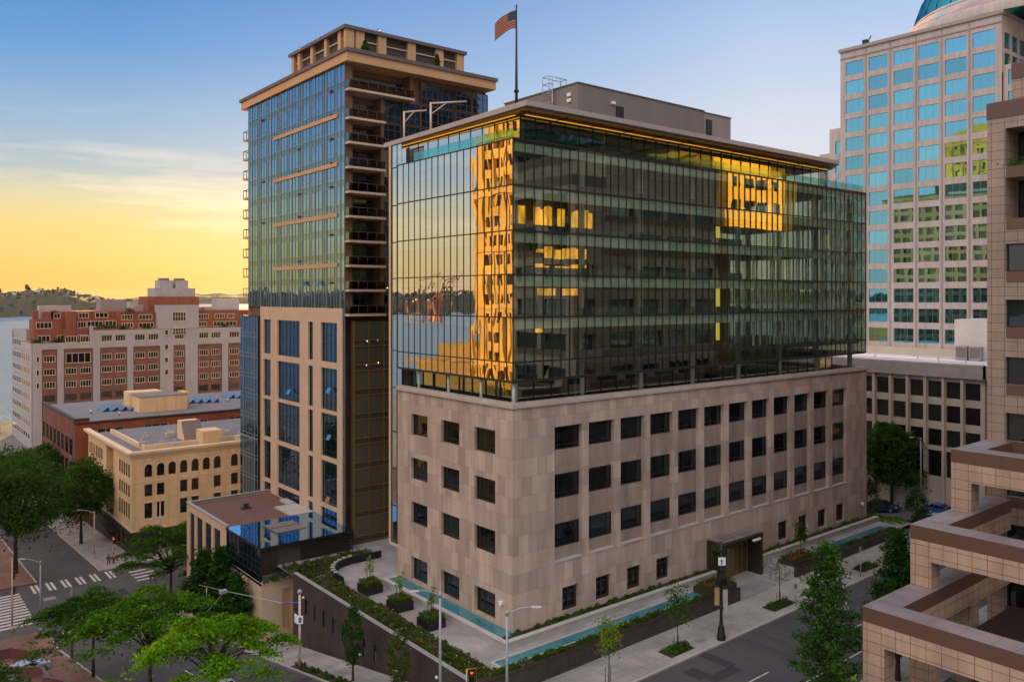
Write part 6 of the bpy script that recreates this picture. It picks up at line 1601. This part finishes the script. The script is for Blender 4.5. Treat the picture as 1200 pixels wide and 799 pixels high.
t = thing('banner_lamp_post', 'ornate black lamp post with two hanging banners on the avenue pavement', 'lamp post', (17.1, -10.0, gz(17, -10)))
x, y, z = 17.1, -10.0, gz(17, -10); c = MB()
c.lathe((x, y, z), [(.42, 0), (.42, .35), (.34, .5), (.3, 1.1), (.2, 1.3), (.15, 1.9), (.11, 4.5), (.1, 9.2), (.001, 9.25)], 12); part('pole', c, 'black_iron', t)
for zz in (3.0, 5.2, 6.6, 8.4):
    c = MB(); c.ball((x, y, z + zz), .22, 8, 0, .9); part('collar', c, 'black_iron', t)
c = MB(); c.box(x - .5, y - .3, z + 5.15, x + .5, y + .3, z + 5.75); part('signal_box', c, 'black_iron', t)
rx, ry = .777, -.629
for s_, m_ in ((-1, 'banner_gold'), (1, 'terra_white')):
    c = MB(); a_ = (x + rx * .16 * s_, y + ry * .16 * s_); b_ = (x + rx * .62 * s_, y + ry * .62 * s_); h0, h1 = (3.2, 4.9) if s_ < 0 else (2.5, 4.7)
    c.quad((a_[0], a_[1], z + h0), (b_[0], b_[1], z + h0), (b_[0], b_[1], z + h1), (a_[0], a_[1], z + h1)); part('banner', c, m_, t)
    c = MB(); c.tube([(x, y, z + h1 + .03), (b_[0], b_[1], z + h1 + .03)], .03, 5); part('banner_arm', c, 'black_iron', t)
c = MB(); c.quad((x - .1 - rx * .32, y - .13 - ry * .32, z + 7.0), (x - .1 + rx * .36, y - .13 + ry * .36, z + 7.0), (x - .1 + rx * .36, y - .13 + ry * .36, z + 7.75), (x - .1 - rx * .32, y - .13 - ry * .32, z + 7.75)); part('sign_panel', c, 'white_paint', t)
c = MB(); px_, py_ = x - .12, y - .15
c.poly([(px_ + rx * u, py_ + ry * u, z + 7.1 + v) for u, v in ((-.07, 0), (.07, 0), (.07, .3), (.17, .3), (0, .5), (-.17, .3), (-.07, .3))]); part('sign_arrow', c, 'sign_blue', t)
def post(x, y, h, label):
    z = gz(x, y); t = thing('parking_post', label, 'post', (x, y, z), 'slim parking posts on the avenue kerb')
    c = MB(); c.tube([(x, y, z), (x, y, z + h)], .055, 7); part('pole', c, 'pole_grey', t)
    c = MB(); c.box(x - .14, y - .1, z + h - .45, x + .14, y + .1, z + h); part('head', c, 'mech_wall', t)
post(29.6, -10.0, 2.3, 'slim grey kerb post behind the tall tree'); post(43.0, -9.9, 3.4, 'slim grey kerb post before the far pool')
# traffic signals
for m_, c_, e_ in (('signal_yellow', (.55, .32, .02), 0), ('signal_black', (.012, .012, .012), 0)): plain(m_, c_, .5, var=.08)
emis('signal_red', (1., .05, .02), 1.6); emis('signal_orange', (1., .22, .03), 1.2)
def signal(x, y, h, label, house, lens, hz, az, pole=True, zb=None, mast=0):
    z = gz(x, y) if zb is None else zb
    t = thing('traffic_signal', label, 'traffic signal', (x, y, z), 'traffic signals at the crossings')
    c = MB(); c.tube([(x, y, z), (x, y, z + h)], [.12, .08], 8); c.tube([(x, y, z), (x, y, z + .6)], .22, 8); part('pole', c, 'pole_grey' if house != 'signal_black' else 'tan_frame', t)
    fx_, fy_ = math.cos(az), math.sin(az); n_ = (-fy_, fx_)
    for q, zz in enumerate(hz):
        ox, oy = x + fx_ * .28 + n_[0] * .3, y + fy_ * .28 + n_[1] * .3
        c = MB(); w_ = .2; P = [(ox + n_[0] * w_, oy + n_[1] * w_), (ox - n_[0] * w_, oy - n_[1] * w_), (ox - n_[0] * w_ - fx_ * .25, oy - n_[1] * w_ - fy_ * .25), (ox + n_[0] * w_ - fx_ * .25, oy + n_[1] * w_ - fy_ * .25)]
        c.prism(P, z + zz, z + zz + 1.05); hd = part('housing', c, house, t)
        for i in range(3):
            c = MB(); cz = z + zz + .85 - .33 * i; k_ = 10
            c.poly([(ox + fx_ * .02 + n_[0] * .12 * math.cos(2 * math.pi * j / k_), oy + fy_ * .02 + n_[1] * .12 * math.cos(2 * math.pi * j / k_), cz + .12 * math.sin(2 * math.pi * j / k_)) for j in range(k_)])
            part('lens', c, lens if i == 0 else 'signal_black', hd)
            c = MB(); c.box(ox - .14 + fx_ * .12, oy - .14 + fy_ * .12, cz + .13, ox + .14 + fx_ * .12, oy + .14 + fy_ * .12, cz + .16); part('visor', c, house, hd)
    return t
cama = math.atan2(-.777, -.629)
signal(-30.2, 65.5, 9.4, 'tan signal pole with dark signal heads at the left crossing', 'signal_black', 'signal_black', [4.6, 6.6], -.2)
signal(-12.6, 89.6, 3.6, 'red traffic signal at the cream building corner', 'signal_black', 'signal_red', [2.5], cama)
t_ = signal(-10.6, -7.6, 4.6, 'yellow traffic signal showing red at the bottom edge below the dark wall', 'signal_black', 'signal_red', [3.6], cama + .3)
c = MB(); x_, y_, z_ = -10.6, -7.6, gz(-10.6, -7.6) + 3.55; fx_, fy_ = math.cos(cama + .3), math.sin(cama + .3); n_ = (-fy_, fx_); ox, oy = x_ + fx_ * .32 + n_[0] * .3, y_ + fy_ * .32 + n_[1] * .3
q_ = [(ox + n_[0] * s * .34, oy + n_[1] * s * .34, z_ + zz_) for s, zz_ in ((-1, 0), (-1, 1.2), (1, 1.2), (1, 0), (-1, 0))]; c.tube(q_, .05, 6); part('yellow_border', c, 'signal_yellow', t_)
t = thing('trolley_pole', 'plain dark metal pole standing by the road before the flat crowned trees', 'pole', (-26.9, 46.5, gz(-26.9, 46.5)))
z = gz(-26.9, 46.5); c = MB(); c.tube([(-26.9, 46.5, z), (-26.9, 46.5, z + 8.4)], [.16, .12], 9); part('pole', c, 'mech_wall', t)
c = MB(); c.tube([(-26.9, 46.5, z), (-26.9, 46.5, z + .4)], .26, 9); part('base', c, 'mech_wall', t)
t = thing('cross_pole', 'pale pole with a short cross arm before the dark shopfront', 'pole', (-6.3, 85.5, gz(-6, 85)))
z = gz(-6, 85); c = MB(); c.tube([(-6.3, 85.5, z), (-6.3, 85.5, z + 9.0)], [.13, .1], 8); part('pole', c, 'coping', t)
c = MB(); c.tube([(-7.2, 86.2, z + 6.2), (-5.4, 84.8, z + 6.2)], .09, 6); part('cross_arm', c, 'coping', t)
t = thing('handrail', 'short white rail on the pavement at the foot of the dark wall', 'rail', (-9.6, 4.2, gz(-9.6, 4)))
c = MB(); z = gz(-9.6, 4)
for k in range(4): c.tube([(-9.9 + .02 * k, 4.6 - .55 * k, z + .1 * k), (-9.9 + .02 * k, 4.6 - .55 * k, z + 1.0 + .1 * k)], .035, 6)
for q in (.45, 1.0): c.tube([(-9.9, 4.6, z + q), (-9.84, 2.95, z + q + .3)], .035, 6)
part('rails', c, 'white_paint', t)
# brick planters at the bottom left corner
def brick_planter(pts, h, label):
    zc = gz(pts[0][0], pts[0][1]); t = thing('brick_planter', label, 'planter', (pts[0][0], pts[0][1], zc), 'low brick planter walls')
    c = MB()
    for i in range(len(pts) - 1):
        a, b = Vector(pts[i]), Vector(pts[i + 1]); n_ = Vector((-(b - a).y, (b - a).x)).normalized() * .22
        zb = min(gz(*a), gz(*b)) - .4; c.prism([tuple(a), tuple(b), tuple(b + n_), tuple(a + n_)], zb, zc + h)
    part('wall', c, 'brick_plum', t)
    c = MB()
    for i in range(len(pts) - 1):
        a, b = Vector(pts[i]), Vector(pts[i + 1]); d = (b - a).normalized() * .05; n_ = Vector((-(b - a).y, (b - a).x)).normalized()
        c.prism([tuple(a - d - n_ * .05), tuple(b + d - n_ * .05), tuple(b + d + n_ * .28), tuple(a - d + n_ * .28)], zc + h, zc + h + .08)
    part('coping', c, 'granite', t)
brick_planter([(-36.5, 56), (-31.6, 56.5), (-29.6, 53.5), (-31.2, 50.5), (-36, 50)], 1.1, 'brick planter wall beside the left crossing')
brick_planter([(-37, 45), (-33.5, 45.2), (-30.6, 43), (-30.4, 38.6)], 1.3, 'curved brick wall left of the parked pale blue car')
brick_planter([(-31.5, 37), (-29.9, 34.5), (-30.2, 31.5)], 1.2, 'short brick wall beneath the flat crowned trees')

# ------------------------------------------------------------------ cars
def car_proto(label, paint, loc, rz, kind='suv', group='parked and passing cars'):
    Ln, W, H = (4.7, 1.9, 1.72) if kind == 'suv' else (4.2, 1.78, 1.5)
    t = thing('car', label, 'car', loc, group, rz)
    prof = [(-.5, .32), (-.5, .72), (-.485, .9), (-.40, .97), (.22, 1.0), (.40, .93), (.485, .78), (.5, .55), (.49, .30)]
    mb = MB(); secs = []
    for yy, s_ in ((-.5, .955), (-.46, 1.), (-.2, 1.0), (.2, 1.0), (.46, 1.), (.5, .955)):
        secs.append([(p[0] * Ln * s_, yy * W, .28 + (p[1] - .28) * (1 if abs(yy) < .48 else .97)) for p in prof])
    n0 = len(prof)
    for sct in secs: mb.v += sct
    for i in range(len(secs) - 1):
        for k in range(n0):
            k2 = (k + 1) % n0; mb.f.append((i * n0 + k, i * n0 + k2, (i + 1) * n0 + k2, (i + 1) * n0 + k)); mb.m.append(0); mb.sm.append(False)
    mb.f.append(tuple(range(n0))[::-1]); mb.m.append(0); mb.sm.append(False); mb.f.append(tuple((len(secs) - 1) * n0 + k for k in range(n0))); mb.m.append(0); mb.sm.append(False)
    local('body', mb, paint, t)
    xa, xb, xc, xd = (-.47, -.42, .05, .23) if kind == 'suv' else (-.46, -.30, .02, .24)
    b0 = [(xa * Ln, .96), (xb * Ln, H - .08), (xc * Ln, H - .06), (xd * Ln, .99)]
    def S_(k, sd): 
        x_, z_ = b0[k]; return (x_, sd * W * (.47 if z_ < 1.1 else .39), z_)
    mb = MB()
    mb.quad(S_(1, -1), S_(2, -1), S_(2, 1), S_(1, 1)); local('roof', mb, paint, t)
    mb = MB(); mb.quad(S_(2, -1), S_(3, -1), S_(3, 1), S_(2, 1)); local('windscreen', mb, 'dark_glass', t)
    mb = MB(); mb.quad(S_(0, -1), S_(1, -1), S_(1, 1), S_(0, 1)); local('rear_window', mb, 'dark_glass', t)
    for sd in (-1, 1):
        mb = MB(); mb.quad(S_(0, sd), S_(1, sd), S_(2, sd), S_(3, sd)); w_ = local('side_window', mb, 'dark_glass', t)
        mb = MB()
        for f in (.0, .34, .66, 1.):
            lo = Vector(S_(0, sd)).lerp(Vector(S_(3, sd)), f); hi = Vector(S_(1, sd)).lerp(Vector(S_(2, sd)), f); o_ = Vector((0, sd * .012, 0))
            mb.tube([lo + o_, hi + o_], .035, 5)
        mb.tube([Vector(S_(1, sd)), Vector(S_(2, sd))], .04, 5); local('pillar', mb, paint, w_)
        for xw_ in (-.31, .31):
            mb = MB(); mb.tube([(xw_ * Ln, sd * (W * .5 - .2), .34), (xw_ * Ln, sd * (W * .5 + .015), .34)], .345, 16); wh = local('wheel', mb, 'black_iron', t)
            mb = MB(); mb.tube([(xw_ * Ln, sd * (W * .5 + .0), .34), (xw_ * Ln, sd * (W * .5 + .03), .34)], .22, 12); local('rim', mb, 'steel', wh)
        mb = MB(); mb.box(.468 * Ln, sd * W * .36 - .18, .66, .492 * Ln, sd * W * .36 + .18, .82); local('headlight', mb, 'white_paint', t)
        mb = MB(); mb.box(-.503 * Ln, sd * W * .40 - .12, .72, -.485 * Ln, sd * W * .40 + .12, .95); local('tail_light', mb, 'flag_red', t)
        mb = MB(); mb.box(.16 * Ln, sd * (W * .5 + .02), .98, .16 * Ln + .2, sd * (W * .5 + .2), 1.12); local('door_mirror', mb, paint, t)
    mb = MB(); mb.box(.49 * Ln, -.55, .42, .505 * Ln, .55, .62); local('grille', mb, 'black_iron', t)
    if kind == 'suv':
        for sd in (-1, 1):
            mb = MB(); mb.tube([(-.36 * Ln, sd * .62, H), (0, sd * .62, H + .02)], .03, 6); local('roof_rail', mb, 'black_iron', t)
    return t
for nm, c_ in (('car_black', (.012, .016, .025)), ('car_blue', (.025, .12, .30)), ('car_pale', (.42, .52, .62)), ('car_white', (.6, .6, .6)), ('car_navy', (.015, .035, .10))): plain(nm, c_, .2, .1, var=.05, spec=.6)
car_proto('dark blue black estate car with roof rails on the cross street', 'car_navy', (75.2, 3.4, gz(70, 3.4) - .14), rad(-90), 'suv')
car_proto('bright blue small car behind the granite terrace on the cross street', 'car_blue', (77.2, -4.2, gz(70, -4) - .14), rad(90 + 180), 'hatch')
car_proto('pale car half hidden by leaves at the avenue corner', 'car_pale', (71.2, -6.6, gz(70, -6) - .14), rad(-90), 'hatch')
car_proto('dark car just showing beside the stone building corner', 'car_blue', (75.4, 11.5, gz(70, 11.5) - .14), rad(-90), 'hatch')
car_proto('pale blue car parked behind the brick wall at the bottom left', 'car_pale', (-31.4, 45.8, gz(-31, 46)), rad(20), 'hatch')
car_proto('white car under the brightest flat crowned tree', 'car_white', (-20.6, 16.2, gz(-20.6, 16.2) - .14), rad(90), 'hatch')
# slope the cars with the street
for o in bpy.data.objects:
    if o.name.startswith('car') and o.get('category') == 'car':
        x, y, z = o.location
        if -1 < y < 55: 
            sgn = -1 if math.sin(o.rotation_euler.z) < 0 else 1
            if abs(math.cos(o.rotation_euler.z)) < .2: o.rotation_euler = (0, math.atan(.188) * sgn, o.rotation_euler.z); o.rotation_mode = 'XYZ'

# ------------------------------------------------------------------ two people at the far corner
plain('skin_tone', (.42, .27, .2), .6, var=.05); plain('cloth_orange', (.75, .17, .03), .8, var=.1); plain('cloth_navy', (.02, .035, .09), .8, var=.1); plain('hair_dark', (.02, .015, .012), .8, var=.1)
def skinobj(name, V_, E_, R_, mat, parent):
    me = bpy.data.meshes.new(name); me.from_pydata(V_, E_, []); me.materials.append(MATS[mat])
    o = bpy.data.objects.new(name, me); COL.objects.link(o); o.parent = parent; WP[o.name] = WP[parent.name].copy()
    m = o.modifiers.new('skin', 'SKIN'); m.use_smooth_shade = True
    if not me.skin_vertices: me.skin_vertices.new()
    for i, r_ in enumerate(R_): me.skin_vertices[0].data[i].radius = (r_, r_ * .85)
    me.skin_vertices[0].data[0].use_root = True
    s_ = o.modifiers.new('sub', 'SUBSURF'); s_.levels = 1; s_.render_levels = 2
    return o
def person(loc, rz, label, jacket, trousers):
    t = thing('person', label, 'person', loc, None, rz)
    V_ = [(0, 0, .95), (0, 0, 1.2), (0, 0, 1.42), (0, .0, 1.52), (0, .02, 1.66), (.19, 0, 1.4), (.27, .02, 1.13), (.26, .12, .9), (.25, .17, .8), (-.19, 0, 1.4), (-.27, .0, 1.13), (-.28, .08, .88), (-.28, .11, .78), (.1, 0, .9), (.11, .05, .5), (.12, .02, .08), (.13, .16, .04), (-.1, 0, .9), (-.11, -.04, .5), (-.12, -.12, .08), (-.13, .02, .04), (0, .06, 1.74)]
    E_ = [(0, 1), (1, 2), (2, 3), (3, 4), (2, 5), (5, 6), (6, 7), (7, 8), (2, 9), (9, 10), (10, 11), (11, 12), (0, 13), (13, 14), (14, 15), (15, 16), (0, 17), (17, 18), (18, 19), (19, 20), (4, 21)]
    R_ = [.15, .15, .16, .06, .095, .07, .05, .038, .04, .07, .05, .038, .04, .09, .06, .045, .045, .09, .06, .045, .045, .07]
    skinobj('body', V_, E_, R_, 'skin_tone', t)
    skinobj('jacket', [V_[i] for i in (0, 1, 2, 5, 6, 7, 9, 10, 11)], [(0, 1), (1, 2), (2, 3), (3, 4), (4, 5), (2, 6), (6, 7), (7, 8)], [.175, .18, .185, .09, .07, .055, .09, .07, .055], jacket, t)
    skinobj('trousers', [V_[i] for i in (0, 13, 14, 15, 17, 18, 19)], [(0, 1), (1, 2), (2, 3), (0, 4), (4, 5), (5, 6)], [.165, .11, .08, .065, .11, .08, .065], trousers, t)
    c = MB(); c.ball((0, .0, 1.72), .115, 10, 0, .9); local('hair', c, 'hair_dark', t)
person((-13.3, 86.2, gz(-13, 86.2)), rad(200), 'person in an orange jacket waiting at the far corner of the crossing', 'cloth_orange', 'cloth_navy')
person((-14.1, 86.0, gz(-14, 86.0)), rad(150), 'person in dark blue beside the one in orange at the crossing', 'cloth_navy', 'cloth_navy')
